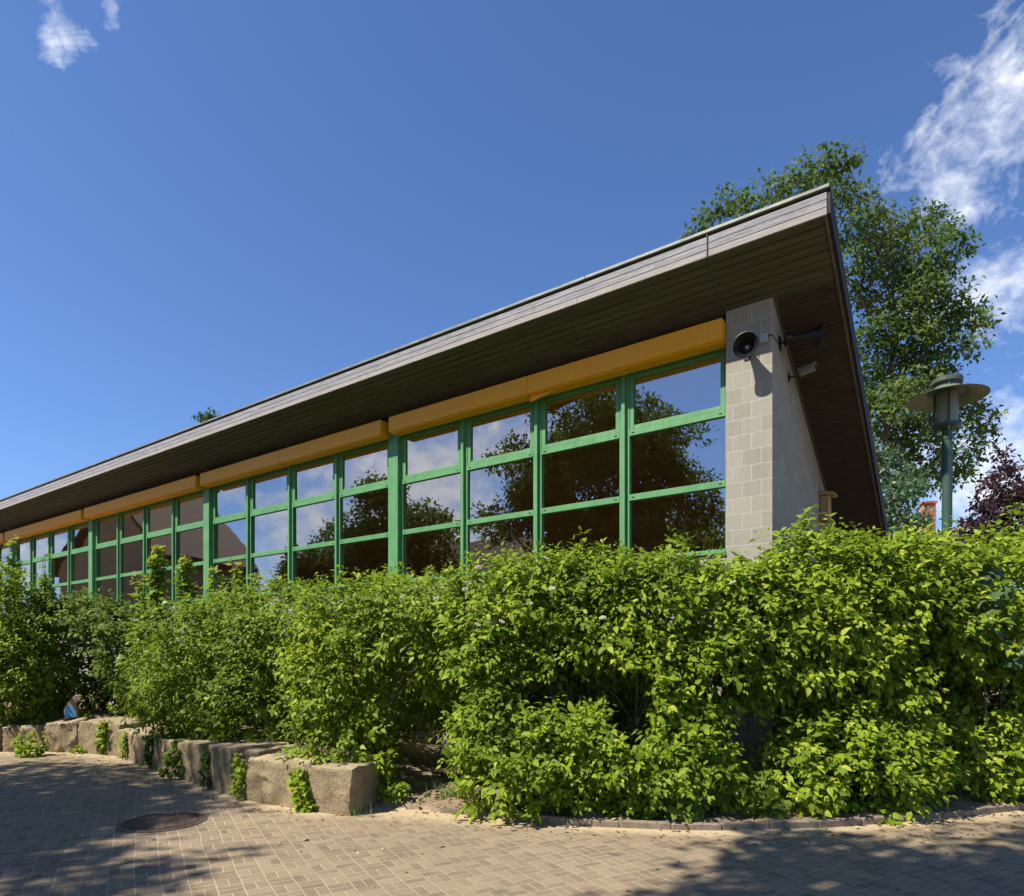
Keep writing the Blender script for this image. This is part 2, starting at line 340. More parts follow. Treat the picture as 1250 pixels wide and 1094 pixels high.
def thing(name, label, cat, loc=(0, 0, 0), rotz=0, group=None):
    o = bpy.data.objects.new(name, None); COL.objects.link(o); o.empty_display_size = .2
    o.location = loc; o.rotation_euler = (0, 0, rotz); return tag(o, label, cat, group)
def np_mesh(name, V, faces_idx, fsize, m, parent=None, tint=None, smooth=False):
    """V (n,3); faces_idx flat int array; fsize array of loop counts."""
    me = bpy.data.meshes.new(name)
    me.vertices.add(len(V)); me.vertices.foreach_set('co', np.ascontiguousarray(V, np.float32).ravel())
    me.loops.add(len(faces_idx)); me.loops.foreach_set('vertex_index', np.ascontiguousarray(faces_idx, np.int32))
    st = np.zeros(len(fsize), np.int32); st[1:] = np.cumsum(fsize)[:-1]
    me.polygons.add(len(fsize)); me.polygons.foreach_set('loop_start', st); me.polygons.foreach_set('loop_total', np.asarray(fsize, np.int32))
    if smooth: me.polygons.foreach_set('use_smooth', np.ones(len(fsize), bool))
    if tint is not None:
        a = me.attributes.new('tint', 'FLOAT', 'POINT'); a.data.foreach_set('value', np.ascontiguousarray(tint, np.float32))
    me.update(calc_edges=True); me.validate()
    me.materials.append(m)
    o = bpy.data.objects.new(name, me); COL.objects.link(o)
    if parent is not None: o.parent = parent
    return o
# leaf shapes: x along the leaf, y across, z up
OVATE = (np.array([(0, 0, 0), (.34, 0, .01), (.70, 0, -.03), (1, 0, -.16), (.26, .27, .07), (.62, .21, .035), (.26, -.27, .07), (.62, -.21, .035)], float),
         [(0, 1, 4), (1, 2, 5, 4), (2, 3, 5), (0, 6, 1), (1, 6, 7, 2), (2, 7, 3)])
SIMPLE = (np.array([(0, 0, 0), (.55, 0, -.02), (1, 0, -.12), (.42, .27, .06), (.42, -.27, .06)], float), [(0, 1, 3), (1, 2, 3), (0, 4, 1), (1, 4, 2)])
_mp = [(0, 0), (.10, .16), (.02, .42), (.30, .30), (.42, .52), (.56, .24), (1.0, 0), (.56, -.24), (.42, -.52), (.30, -.30), (.02, -.42), (.10, -.16)]
MAPLE = (np.array([(.33, 0, .03)] + [(x, y, -.10 * (x - .3) ** 2 - .25 * y * y) for x, y in _mp], float), [(0, i + 1, (i + 1) % 12 + 1) for i in range(12)])
def nz(a): return a / np.maximum(np.linalg.norm(a, axis=1, keepdims=True), 1e-9)
def leaves(name, shape, P, D, N, S, tint, m, parent):
    tv, tf = shape; n = len(P); k = len(tv)
    D = nz(D); N = nz(N - D * np.sum(N * D, 1, keepdims=True)); B = np.cross(N, D)
    V = P[:, None, :] + S[:, None, None] * (tv[None, :, 0:1] * D[:, None, :] + tv[None, :, 1:2] * B[:, None, :] + tv[None, :, 2:3] * N[:, None, :])
    fi = np.concatenate([np.array(f) for f in tf]); fs = np.array([len(f) for f in tf])
    FI = (fi[None, :] + (np.arange(n) * k)[:, None]).ravel(); FS = np.tile(fs, n)
    return np_mesh(name, V.reshape(-1, 3), FI, FS, m, parent, np.repeat(np.clip(tint, 0, 1), k))

# ------------------------------------------------------------------ ground
KX = np.array([-60, -14, -8.6, -7.33, -6.05, -5.12, -3.23, -2.13, -1.6, -.54, .58, 1.69, 2.88, 4.1, 5.32, 8, 14, 40])
KY = np.array([12.5, 11.4, 11.15, 11.15, 10.5, 9.55, 7.62, 6.95, 6.95, 6.66, 6.21, 6.02, 6.13, 6.42, 6.83, 7.9, 10.5, 20])
def kerb_y(x): return np.interp(x, KX, KY)
def soil_h(x, y):
    d = y - kerb_y(x)
    lift = np.interp(x, [-2.6, -1.3], [.40, 0.0])
    return np.where(d < .04, -.25, .035 + .05 * np.clip(d, 0, 1) + lift * np.clip((d - .25) / .35, 0, 1))
def grid_mesh(name, xs, ys, hf, m, attr=None):
    X, Y = np.meshgrid(xs, ys); Z = hf(X, Y); nx, ny = len(xs), len(ys)
    V = np.stack([X, Y, Z], -1).reshape(-1, 3)
    i = np.arange(nx * ny).reshape(ny, nx)
    FI = np.stack([i[:-1, :-1], i[:-1, 1:], i[1:, 1:], i[1:, :-1]], -1).reshape(-1)
    o = np_mesh(name, V, FI, np.full((nx - 1) * (ny - 1), 4), m, smooth=True)
    if attr:
        a = o.data.attributes.new(attr[0], 'FLOAT', 'POINT'); a.data.foreach_set('value', attr[1](X, Y).astype(np.float32).ravel())
    return o
far = lambda a, b: list(np.geomspace(1, abs(b - a) + 1, 14) - 1)
xs = np.array(sorted(set(np.round(np.concatenate([np.arange(-13, 9.01, .1), [-13 - t for t in far(0, 400)], [9 + t for t in far(0, 400)]]), 4))))
ys = np.array(sorted(set(np.round(np.concatenate([np.arange(2, 13.01, .1), [2 - t for t in far(0, 300)], [13 + t for t in far(0, 600)]]), 4))))
def sandf(X, Y):
    d = kerb_y(X) - Y
    w = np.interp(X, [-9, -6, -3.4, -2.2, -1.0, .5, 3, 6], [.75, .55, .40, .55, .55, .28, .25, .3])
    return np.clip(1 - d / (w * 1.5), 0, 1) * (d > -3) * np.interp(X, [-12, -9, 7, 9], [.4, 1, 1, .4])
g = grid_mesh('paving', xs, ys, lambda X, Y: X * 0, M_pave, ('sand', sandf)); tag(g, 'brown brick paving in basket weave with sandy joints', 'paving', kind='structure')
sx = np.arange(-30, 20.01, .09); sy = np.arange(5.8, 26, .09)
def soilz(X, Y):
    h = soil_h(X, Y); w = 0.018 * (np.sin(X * 7.1 + Y * 3.3) + np.sin(X * 13.7 - Y * 9.1)); return np.where(h < 0, h, h + w)
s = grid_mesh('planting_bed', sx, sy, soilz, M_soil); tag(s, 'bare sandy soil of the planting bed under the hedge', 'soil', kind='structure')
# kerb of short edging stones
mb = MB(); px_ = -.75
rnd = random.Random(5)
while px_ < 11:
    L = .27 if px_ < 1 else .5
    x1 = px_ + L * .93; a = Vector((px_, float(kerb_y(px_)), 0)); b = Vector((x1, float(kerb_y(x1)), 0))
    d = (b - a).normalized(); nrm = Vector((-d.y, d.x, 0)); z = .062 + rnd.uniform(-.006, .006); o = nrm * rnd.uniform(-.006, .006); g_ = d * .003
    p = [a + g_ + o, b - g_ + o, b - g_ + o + nrm * .075, a + g_ + o + nrm * .075]
    mb.prism([q + Vector((0, 0, -.1)) for q in p], (0, 0, .1 + z)); px_ = x1
k = mb.build('kerb', M_kerb, bevel=.008); tag(k, 'low curved kerb of edging stones along the bed', 'kerb', kind='structure')

# ------------------------------------------------------------------ building (local x = along the facade from its right corner, y = outward, z = up)
C0 = Vector((3.22, 8.1, 0)); DU = Vector((-.8156, .5785, 0)).normalized(); NO = Vector((-DU.y, DU.x, 0)); BROT = math.atan2(DU.y, DU.x)
def loc_on(px, py, y):       # building coordinates of the photo point lying at outward distance y
    r = ray(px, py); o = -C0; t = (y - o.dot(NO)) / r.dot(NO); p = o + r * t
    return Vector((p.dot(DU), y, CAMH + r.z * t))
SL = .494; Z0 = 6.055; EV = .685; RK = .736; UEND = 31.5; WD = 7.4
bld = thing('school_hall', 'long hall with green framed windows, orange blind boxes and monopitch roof', 'building', C0, BROT)
# front wall under the windows, pier, side wall, back
mb = MB(); mb.box(.576, UEND, -.3, 0, -.2, 2.93); mb.build('wall', M_block_x, bld)
mb = MB(); mb.add([(.0, 0, -.2), (.575, 0, -.2), (.575, -.3, -.2), (0, -.3, -.2), (0, 0, 6.05), (.575, 0, 6.05), (.575, -.3, 5.9), (0, -.3, 5.9)],
                 [(0, 1, 5, 4), (1, 2, 6, 5), (2, 3, 7, 6), (3, 0, 4, 7), (4, 5, 6, 7), (3, 2, 1, 0)])
pier = mb.build('pier', M_block_x, bld, bevel=.006)
mb = MB(); mb.prism([(.003, -.012, -.2), (.003, -WD, -.2), (.003, -WD, Z0 - SL * WD), (.003, -.012, Z0 - .012 * SL)], (.24, 0, 0)); side = mb.build('side_wall', M_block_y, bld)
mb = MB(); mb.box(.25, UEND, -WD, -WD + .24, -.2, Z0 - SL * WD - .06); mb.prism([(UEND, -.02, -.2), (UEND, -WD, -.2), (UEND, -WD, Z0 - SL * WD), (UEND, -.02, Z0 - .02 * SL)], (.24, 0, 0)); mb.build('back_wall', M_block_x, bld)
mb = MB(); mb.box(.25, UEND - .01, -WD + .25, -.31, .2, .3); mb.box(.26, UEND - .02, -WD + .26, -WD + .3, .301, 2.3); mb.build('interior_floor', M_interior, bld)
# roof deck
def rz(y): return Z0 + SL * y
roof = MB().prism([(-RK + .03, EV - .03, rz(EV - .03) + .05), (-RK + .03, -WD - .5, rz(-WD - .5) + .05), (-RK + .03, -WD - .5, rz(-WD - .5) + .30), (-RK + .03, EV - .03, rz(EV) + .29)], (UEND + RK + .6, 0, 0)).build('roof', M_dark, bld)
MB().add([(.25, -.32, rz(-.32)-.012), (UEND, -.32, rz(-.32)-.012), (UEND, -WD+.25, rz(-WD+.25)-.012), (.25, -WD+.25, rz(-WD+.25)-.012), (.25, -.32, rz(-.32)+.02), (UEND, -.32, rz(-.32)+.02), (UEND, -WD+.25, rz(-WD+.25)+.02), (.25, -WD+.25, rz(-WD+.25)+.02)], [(0,1,2,3),(7,6,5,4),(0,4,5,1),(1,5,6,2),(2,6,7,3),(3,7,4,0)]).build('ceiling', M_interior, bld)
# soffit boards: wide ones in front, narrow ones under the gable overhang
def slat(mb, x0, x1, y0, y1, t=.022):
    mb.add([(x0, y0, rz(y0)), (x1, y0, rz(y0)), (x1, y1, rz(y1)), (x0, y1, rz(y1)), (x0, y0, rz(y0) + t), (x1, y0, rz(y0) + t), (x1, y1, rz(y1) + t), (x0, y1, rz(y1) + t)],
           [(0, 1, 2, 3), (7, 6, 5, 4), (0, 4, 5, 1), (1, 5, 6, 2), (2, 6, 7, 3), (3, 7, 4, 0)])
mb = MB(); y = EV - .004; brk = [-RK + .036, .585, 3.4, 6.5, 9.6, 12.7, 15.8, 18.9, 22, 25, 28, UEND]
while y > -.05:
    y0 = max(y - .074, -.06)
    for a, b in zip(brk[:-1], brk[1:]):
        jit = .0
        slat(mb, a + .003, b - .003, y0, y)
    y -= .0905
mb.build('soffit', M_soffit, bld)
mb = MB(); mb.tube([(.585, EV, rz(EV) - .003), (.585, .02, rz(.02) - .003)], .008, 6); mb.tube([(.575, EV + .037, rz(EV)), (.575, EV + .037, rz(EV) + .29)], .007, 6); mb.build('lightning_cable', M_lampcap, bld)
mb = MB(); y = -.075
while y > -WD - .45:
    slat(mb, -RK + .036, -.035, y - .042, y); y -= .0565
mb.build('gable_soffit', M_soffit_side, bld)
mb = MB(); slat(mb, -.034, .0, -WD, -.02, .03); mb.build('gable_trim', M_rake, bld)
mb = MB(); mb.box(.6, UEND, -.22, -.10, 5.722, 6.0); mb.build('head_panel', M_dark, bld)
# fascia: three boards, shadow gap, zinc trim
fz = rz(EV)
for i in range(3):
    mb = MB(); rr = random.Random(i); x = -RK
    while x < UEND:
        L = min(rr.uniform(2.6, 4.6), UEND - x + .01)
        if x == -RK: L = 3.1 + .7 * i
        mb.box(x + .0015, x + L - .0015, EV, EV + .025, fz + .0015 + i * .0835, fz + .079 + i * .0835); x += L
    mb.build('fascia_board', M_fascia, roof, bevel=.003)
MB().box(-RK, UEND, EV - .012, EV - .002, fz + .01, fz + .285).build('fascia_backing', M_dark, roof)
mb = MB(); x = -RK - .03
while x < UEND: mb.box(x + .001, min(x + 3.0, UEND) - .001, EV - .2, EV + .052, fz + .275, fz + .318); x += 3.0
mb.build('edge_trim', M_cap, roof, bevel=.006)
def rake(x0, x1, lo, hi, ya, yb): return MB().prism([(x0, ya, rz(ya) + lo), (x0, yb, rz(yb) + lo), (x0, yb, rz(yb) + hi), (x0, ya, rz(ya) + hi)], (x1 - x0, 0, 0))
rake(-RK, -RK + .032, -.012, .26, EV - .001, -WD - .5).build('rake_board', M_rake, roof)
rake(-RK - .034, -RK - .004, .0, .30, EV + .02, -WD - .5).build('rake_trim', M_dark, roof)
# windows: bays of four, each three panes high
ZS, ZL, ZU, ZT = 2.986, 3.832, 4.757, 5.71; YO = -.10
posts = [6.677, 12.96, 19.2, 25.45]
bays = []; a = .58
for p in posts + [31.6]: bays.append((a, p - .125)); a = p + .125
slots_mat = M_black
for p in posts: MB().box(p - .125, p + .125, -.24, -.07, 2.93, 5.72).build('post', M_green, bld, bevel=.005)
cap0 = None
rr = random.Random(9)
for bi, (b0, b1) in enumerate(bays):
    n = 4; w = (b1 - b0) / n
    for i in range(n):
        x0, x1 = b0 + i * w, b0 + (i + 1) * w
        xa = x0 + (.0 if i == 0 else .028); xb = x1 - (.0 if i == n - 1 else .028)
        mb = MB(); J = .05; yb_, yf = -.23, -.15
        mb.box(xa, xa + J, yb_, yf, 2.93, ZT); mb.box(xb - J, xb, yb_, yf, 2.93, ZT)
        for z0, z1 in ((2.93, 3.016), (ZL, ZL + .088), (ZU, ZU + .085), (5.635, ZT)): mb.box(xa + J, xb - J, yb_, yf + .004, z0, z1)
        win = mb.build('window', M_green, bld, bevel=.003)
        mb = MB(); s0, s1 = xa + J + .004, xb - J - .004; q0, q1 = ZU + .089, 5.63; t = .06
        mb.box(s0, s0 + t, -.22, -.156, q0, q1); mb.box(s1 - t, s1, -.22, -.156, q0, q1); mb.box(s0 + t, s1 - t, -.22, -.158, q0, q0 + t); mb.box(s0 + t, s1 - t, -.22, -.158, q1 - t, q1)
        mb.build('sash', M_green, win, bevel=.003)
        for zz in (ZL + .044, ZU + .042):
            for xx in (xa + J + .06, xb - J - .06):
                if cap0 is None: cap0 = MB().box(-.02, .02, .0, .005, -.0055, .0055).build('drain_cap', M_black, win); cp = cap0
                else: cp = cap0.copy(); COL.objects.link(cp); cp.parent = win
                cp.location = (xx, yf + .0035, zz)
        for (p0, p1, z0, z1, yy) in ((xa + J, xb - J, 3.016, ZL, -.19), (xa + J, xb - J, ZL + .088, ZU, -.19), (s0 + t, s1 - t, q0 + t, q1 - t, -.185)):
            tx, tz = rr.uniform(-.006, .006), rr.uniform(-.004, .004); e = .0
            vs = [(p0 - e, yy - tx, z0 - e), (p1 + e, yy + tx, z0 - e), (p1 + e, yy + tx + tz, z1 + e), (p0 - e, yy - tx + tz, z1 + e)]
            MB().add(vs, [(0, 1, 2, 3)]).build('pane', M_glass, win)
        if i < n - 1: MB().box(x1 - .0275, x1 + .0275, -.23, -.10, 2.93, ZT + .02).build('mullion', M_green, bld, bevel=.003)
mb = MB(); mb.box(.58, UEND, -.16, .04, 2.932, 2.96); mb.build('sill', M_green, bld)
# orange roller blind boxes
for bi, (b0, b1) in enumerate(bays):
    mid = (b0 + b1) / 2
    for j, (x0, x1) in enumerate(((b0 + (.0 if bi == 0 else -.02), mid - .003), (mid + .003, b1 + .02))):
        bx = MB().box(x0, x1, -.10, .14, 5.64, 5.912).build('blind_box', M_orange, bld, bevel=.006)
        MB().box(x0 + .02, x1 - .02, -.08, .11, 5.62, 5.6395).build('blind_slot', M_orange, bx)
# one blind hangs a little out of its box
u_ = bays[0][0] + 2 * (bays[0][1] - bays[0][0]) / 4
mb = MB()
for k_ in range(3):
    zA = 5.637 - k_ * .04
    mb.prism([(u_ - .02, .06 + .006 * k_, zA), (u_ - 1.15 + .25 * k_, .06 + .006 * k_, 5.637), (u_ - 1.2 + .28 * k_, .06 + .006 * k_, 5.637), (u_ - .02, .06 + .006 * k_, zA - .04)], (0, .012, 0))
tag(mb.build('loose_blind', M_orange, bld), 'orange blind slats hanging crooked out of their box')

# ------------------------------------------------------------------ things on the pier and the side wall
def world_m(local): return bld_m @ Matrix.Translation(local)
bld_m = Matrix.Translation(C0) @ Matrix.Rotation(BROT, 4, 'Z')
def horn(name, label, mouth, axis, length=.33, rad=.150, group=None):
    """mouth: building coords of the mouth centre, axis: building direction it points to"""
    e = thing(name, label, 'loudspeaker', group=group)
    ax = Vector(axis).normalized(); q = ax.to_track_quat('Z', 'Y').to_matrix().to_4x4()
    e.matrix_basis = bld_m @ Matrix.Translation(mouth) @ q
    L = length
    prof = [(.038, -L), (.045, -L * .85), (.062, -L * .6), (.084, -L * .38), (.108, -L * .18), (.132, -.03), (rad, -.004), (rad + .004, .004), (rad - .003, .006), (.125, -.028), (.101, -L * .18), (.077, -L * .38), (.055, -L * .52), (.001, -L * .52)]
    MB().lathe(prof, 40).build('horn', M_black, e, smooth=True)
    MB().lathe([(.001, -L * .34), (.018, -L * .34), (.027, -L * .42), (.027, -L * .5), (.001, -L * .5)], 20).build('phase_plug', M_white_plastic, e, smooth=True)
    MB().lathe([(.001, -L - .095), (.046, -L - .095), (.052, -L - .085), (.052, -L - .02), (.042, -L), (.001, -L)], 28).build('driver', M_black, e, smooth=True)
    return e
m1 = loc_on(910, 421, .30)
h1 = horn('horn_loudspeaker', 'round black horn loudspeaker facing out from the front of the block pier', m1, (-.10, 1, -.12), .27)
def link_local(mb, name, m, parent, **k):       # mesh in building coordinates under a thing with its own transform
    o = mb.build(name, m, parent, **k); o.matrix_basis = parent.matrix_basis.inverted() @ bld_m; return o
mb = MB(); mb.tube([(m1.x + .06, .002, m1.z + .02), (m1.x + .05, .08, m1.z + .02)], .012, 8); mb.box(m1.x + .02, m1.x + .10, .002, .012, m1.z - .06, m1.z + .08); link_local(mb, 'bracket', M_black, h1)
ms = loc_on(948, 420, -.35); zS = ms.z
h2 = horn('horn_loudspeaker', 'black horn loudspeaker sticking out sideways from the shaded side wall', Vector((-.47, -.42, zS - .02)), (-1, -.30, -.12), .33, .165)
mb = MB(); mb.tube([(.0, -.36, zS - .0), (-.07, -.36, zS - .0)], .014, 8); mb.box(-.012, -.002, -.41, -.31, zS - .08, zS + .08); mb.tube([(-.07, -.36, zS - .05), (-.07, -.36, zS + .05)], .018, 8); link_local(mb, 'bracket', M_black, h2)
jb = loc_on(932, 413, .03)
j = thing('junction_box', 'small pale grey junction box on the pier beside the horn', 'junction box'); j.matrix_basis = world_m((jb.x, 0, jb.z))
MB().box(-.045, .045, .002, .055, -.055, .055).build('box', M_white_plastic, j, bevel=.006); MB().tube([(-.045, .02, .02), (-.085, .02, .028), (-jb.x + .002, .012, .025), (-jb.x - .004, -.02, .02), (-jb.x - .004, -.3, .03)], .006, 6).build('cable', M_black, j)
# security camera
cpos = Vector((-.16, -.95, 0)); r_ = ray(982, 453)
t_ = None
p_ = bld_m @ Vector((-.20, -.62, 0)); zc_ = CAMH + (HZ - 453) / F * p_.y
def side_point(px, py, xoff):     # point at building x = xoff seen at that pixel
    r = ray(px, py); nx = DU; t = (xoff - (-C0).dot(DU)) / r.dot(DU); p = -C0 + r * t; return Vector((xoff, p.dot(NO), CAMH + r.z * t))
c1 = side_point(983, 453, -.20); c0_ = side_point(963, 461, -.004)
sc_ = thing('security_camera', 'pale security camera on a bracket below the side loudspeaker', 'camera'); sc_.matrix_basis = world_m(c1)
rm = Matrix.Rotation(R(8), 4, 'X') @ Matrix.Rotation(R(12), 4, 'Y')
MB().box(-.12, .08, -.042, .042, -.038, .038).build('housing', M_cam, sc_, bevel=.01, mtx=rm)
MB().box(-.145, .09, -.05, .05, .0395, .047).build('sun_shield', M_cam, sc_, bevel=.003, mtx=rm)
MB().tube([(-.121, 0, 0), (-.132, 0, 0)], .028, 16).build('lens', M_black, sc_, mtx=rm)
d_ = Vector((-.004, c0_.y, c0_.z)) - c1
MB().tube([d_, d_ + Vector((-.07, 0, -.005)), Vector((.05, 0, -.04))], .012, 8).box(d_.x - .004, d_.x + .008, d_.y - .035, d_.y + .035, d_.z - .05, d_.z + .05).build('bracket', M_black, sc_)
# nesting box high on the side wall
w0 = side_point(1008, 622, -.07)
nb = thing('nesting_box', 'narrow pale wooden box with small roof high on the side wall', 'nesting box'); nb.matrix_basis = world_m((0, w0.y, w0.z))
MB().box(-.13, -.003, -.13, .13, -.2, .2).build('body', M_wood, nb, bevel=.006)
MB().prism([(-.003, .17, .205), (-.22, .17, .205), (-.22, .17, .235), (-.003, .17, .28)], (0, -.34, 0)).build('lid', M_wood, nb)
MB().box(-.02, -.003, -.05, .05, -.5, -.2).build('mounting_board', M_wood, nb)

# ------------------------------------------------------------------ street lamp
LY = 8.0; lp = at(1156, 487, LY); lz = lp.z
lamp = thing('street_lamp', 'green street lamp with wide disc shade and glass cylinder behind the hedge', 'street lamp', (lp.x, LY, 0))
MB().lathe([(.085, 0), (.085, .9), (.057, 1.0), (.055, lz - .50), (.062, lz - .50), (.062, lz - .44), (.055, lz - .44), (.055, lz - .385)], 24).build('pole', M_lamp, lamp, smooth=True)
MB().lathe([(.43, lz), (.433, lz + .006), (.26, lz + .064), (.165, lz + .112), (.155, lz + .125), (.15, lz + .125), (.16, lz + .104), (.25, lz + .056), (.425, lz + .0)], 72, True).build('shade', M_lampshade, lamp, smooth=True)
MB().lathe([(.001, lz + .235), (.158, lz + .235), (.166, lz + .226), (.166, lz + .185), (.158, lz + .175), (.135, lz + .175), (.135, lz + .12), (.20, lz + .075), (.001, lz + .075)], 48).build('cap', M_lampcap, lamp, smooth=True)
MB().lathe([(.118, lz - .31), (.118, lz + .07), (.112, lz + .07), (.112, lz - .31)], 40, True).build('glass_cylinder', M_lampglass, lamp, smooth=True)
MB().lathe([(.001, lz - .30), (.095, lz - .30), (.085, lz - .2), (.05, lz - .1), (.055, lz + .05), (.001, lz + .05)], 32).build('reflector', M_lampwhite, lamp, smooth=True)
mb = MB()
for kk in range(7): mb.lathe([(.075, lz - .06 + kk * .017), (.083, lz - .054 + kk * .017), (.075, lz - .048 + kk * .017)], 28)
mb.build('louvre', M_lampwhite, lamp, smooth=True)
MB().lathe([(.001, lz - .385), (.06, lz - .385), (.13, lz - .36), (.155, lz - .345), (.155, lz - .315), (.118, lz - .305), (.001, lz - .305)], 40).build('base_ring', M_lamp, lamp, smooth=True)
for an in (-115, 5, 125):
    c_, s_ = math.cos(R(an)), math.sin(R(an)); MB().tube([(.05 * c_, .05 * s_, lz - .47), (.138 * c_, .138 * s_, lz - .40), (.138 * c_, .138 * s_, lz + .18), (.138 * c_, .138 * s_, lz + .25)], .0115, 8).build('rod', M_lamp, lamp)

# ------------------------------------------------------------------ manhole cover
mc = gnd(198.5, 1003.8)
man = thing('manhole_cover', 'round rusty cast iron manhole grate set in the paving', 'manhole cover', (mc.x, mc.y, 0), R(20))
mb = MB().lathe([(.392, -.02), (.392, .006), (.355, .016), (.345, .010), (.315, .010), (.312, -.02)], 72)
for kk in range(36):
    a_ = 2 * math.pi * kk / 36; c_, s_ = math.cos(a_), math.sin(a_)
    mb.prism([(.322 * c_ - .012 * s_, .322 * s_ + .012 * c_, .005), (.322 * c_ + .012 * s_, .322 * s_ - .012 * c_, .005), (.352 * c_ + .012 * s_, .352 * s_ - .012 * c_, .005), (.352 * c_ - .012 * s_, .352 * s_ + .012 * c_, .005)], (0, 0, .014))
mb.build('frame', M_iron, man)
mb = MB()
for kk in range(-6, 7):
    yy = kk * .043; hw = math.sqrt(max(.309 ** 2 - yy * yy, .002)); mb.box(-hw, hw, yy - .0095, yy + .0095, -.015, .012)
mb.box(-.045, .045, -.28, .28, -.015, .011); mb.build('grate', M_iron, man, bevel=.003)
MB().lathe([(.001, .0025), (.311, .0025)], 48).build('shaft', M_hole, man)

# ------------------------------------------------------------------ stone blocks
def stone(fl, fr, depth, h0, h1, seed, rough, label, z0=0.0, lean=.03):
    """front-left and front-right foot points (world), depth vector, heights left and right"""
    rn = random.Random(seed); fl, fr, dv = Vector(fl), Vector(fr), Vector(depth)
    bm = bmesh.new(); nx, ny, nz_ = 14, 8, 8
    bmesh.ops.create_cube(bm, size=1)
    bmesh.ops.subdivide_edges(bm, edges=bm.edges[:], cuts=17, use_grid_fill=True)
    org = (fl + fr + dv) / 2 if False else (fl + fr) / 2 + dv / 2; org.z = z0
    W = (fr - fl).length; DL = dv.length
    sd = Vector((rn.uniform(0, 50), rn.uniform(0, 50), rn.uniform(0, 50)))
    for v in bm.verts:
        u, w, t = v.co.x + .5, v.co.y + .5, v.co.z + .5
        # round the edges of the unit box slightly
        b = .035 + .03 * rough
        def soft(s, o1, o2, L):
            return s
        hh = h0 + (h1 - h0) * u
        p = fl + (fr - fl) * u + dv * w + Vector((0, 0, z0 - .06 + t * (hh + .06)))
        e = [min(u, 1 - u) * W, min(w, 1 - w) * DL, min(t, 1 - t) * hh]
        k = sum(1 for q in e if q < .012)
        cen = fl + (fr - fl) * .5 + dv * .5 + Vector((0, 0, hh / 2))
        if k >= 2: p = p + (cen - p).normalized() * (.010 + .022 * rn.random() * rough) * (1 if k == 2 else 1.7)
        q = p * 1.0
        nv = noise.noise_vector(q * 2.3 + sd) * .05 * rough + noise.noise_vector(q * 7 + sd) * .022 * rough + noise.noise_vector(q * 17 + sd) * .012 + noise.noise_vector(q * 38 + sd) * .006 * (.5 + rough) + Vector((1, 1, .6)) * (noise.ridged_multi_fractal(q * 2.8 + sd, .9, 2.1, 4, 1.0, 2.0) - 1.0) * .018 * rough
        if t < .02: nv.z = 0
        v.co = p + nv - org
        v.co.y += lean * t * 0
    for f in bm.faces: f.smooth = True
    bmesh.ops.recalc_face_normals(bm, faces=bm.faces)
    me = bpy.data.meshes.new('stone_block'); bm.to_mesh(me); bm.free(); me.materials.append(M_stone)
    if hasattr(me, 'set_sharp_from_angle'): me.set_sharp_from_angle(angle=R(42))
    o = bpy.data.objects.new('stone_block', me); COL.objects.link(o); o.location = org
    return tag(o, label, 'stone block', 'stone blocks edging the planting bed')
G = gnd
stone(G(374, 989), G(428, 997), (.22, .80, 0), .45, .47, 1, .45, 'squared stone block with dark right end, last of the low wall')
stone(G(298, 976), G(372, 988), (.34, .72, 0), .46, .48, 2, 1.2, 'rough hewn stone block with sandy top, left of the squared end block')
stone(G(284, 968), G(312, 972), (.35, .6, 0), .52, .50, 3, .6, 'recessed mossy stone block in shadow between two lit blocks')
stone(G(188, 939), G(281, 972), (.50, .55, 0), .42, .555, 4, .4, 'long smooth stone block with flat front above the manhole')
stone(G(159, 930), G(190, 940), (.45, .6, 0), .47, .44, 5, .6, 'stone block with green ivy hanging at its right edge')
stone(G(143, 923), G(160, 930), (.4, .7, 0), .42, .42, 6, .8, 'small cracked stone block squeezed between two wider ones')
stone(G(95, 919), G(144, 923), (.15, .9, 0), .53, .50, 7, .55, 'tall squared stone block right of the dark crack')
stone(G(51, 918), G(93, 919), (.05, .9, 0), .50, .55, 8, 1.3, 'rough stone block carrying the blue painted figure')
stone(G(2, 918), G(50, 918), (.0, .9, 0), .42, .42, 9, .7, 'low stone block at the left with weeds before it')
stone(G(-60, 919), G(0, 918), (.0, .9, 0), .42, .42, 10, .8, 'stone block cut off by the left edge of the photo')
stone(Vector((-6.4, 11.9, 0)), Vector((-5.4, 11.5, 0)), (.3, .6, 0), .30, .26, 12, 1.3, 'weathered slab lying behind the wall right of the figure', z0=.38)
stone(Vector((-5.9, 11.15, 0)), Vector((-5.1, 10.5, 0)), (.4, .5, 0), .16, .14, 13, 1.0, 'flat stone slab lying on soil behind the cracked block', z0=.42)
# painted figure
fb = at(88, 875, 11.3); sc_f = 11.3 / F / 10.42
fig = thing('painted_figure', 'small hooked stone figure with blue painted base on the wall', 'figurine', (fb.x, fb.y, .555), R(8))
out = [(315, 465), (314, 370), (340, 300), (372, 262), (405, 222), (440, 182), (470, 174), (500, 186), (518, 215), (508, 246), (480, 262), (452, 268), (440, 290), (462, 345), (474, 400), (478, 465)]
def fp(x, y, d): return ((x - 396) * sc_f, d, (465 - y) * sc_f)
MB().prism([fp(x, y, -.05) for x, y in out], (0, .10, 0)).build('body', M_stone, fig, bevel=.012)
MB().prism([fp(x, y, -.056) for x, y in [(327, 456), (328, 350), (345, 320), (380, 300), (425, 330), (455, 365), (464, 456)]], (0, .0055, 0)).build('painted_panel', M_blue, fig)
MB().prism([fp(455 + 17 * math.cos(q * .785), 243 + 20 * math.sin(q * .785), -.055) for q in range(8)], (0, .0045, 0)).build('painted_spot', M_cap, fig)

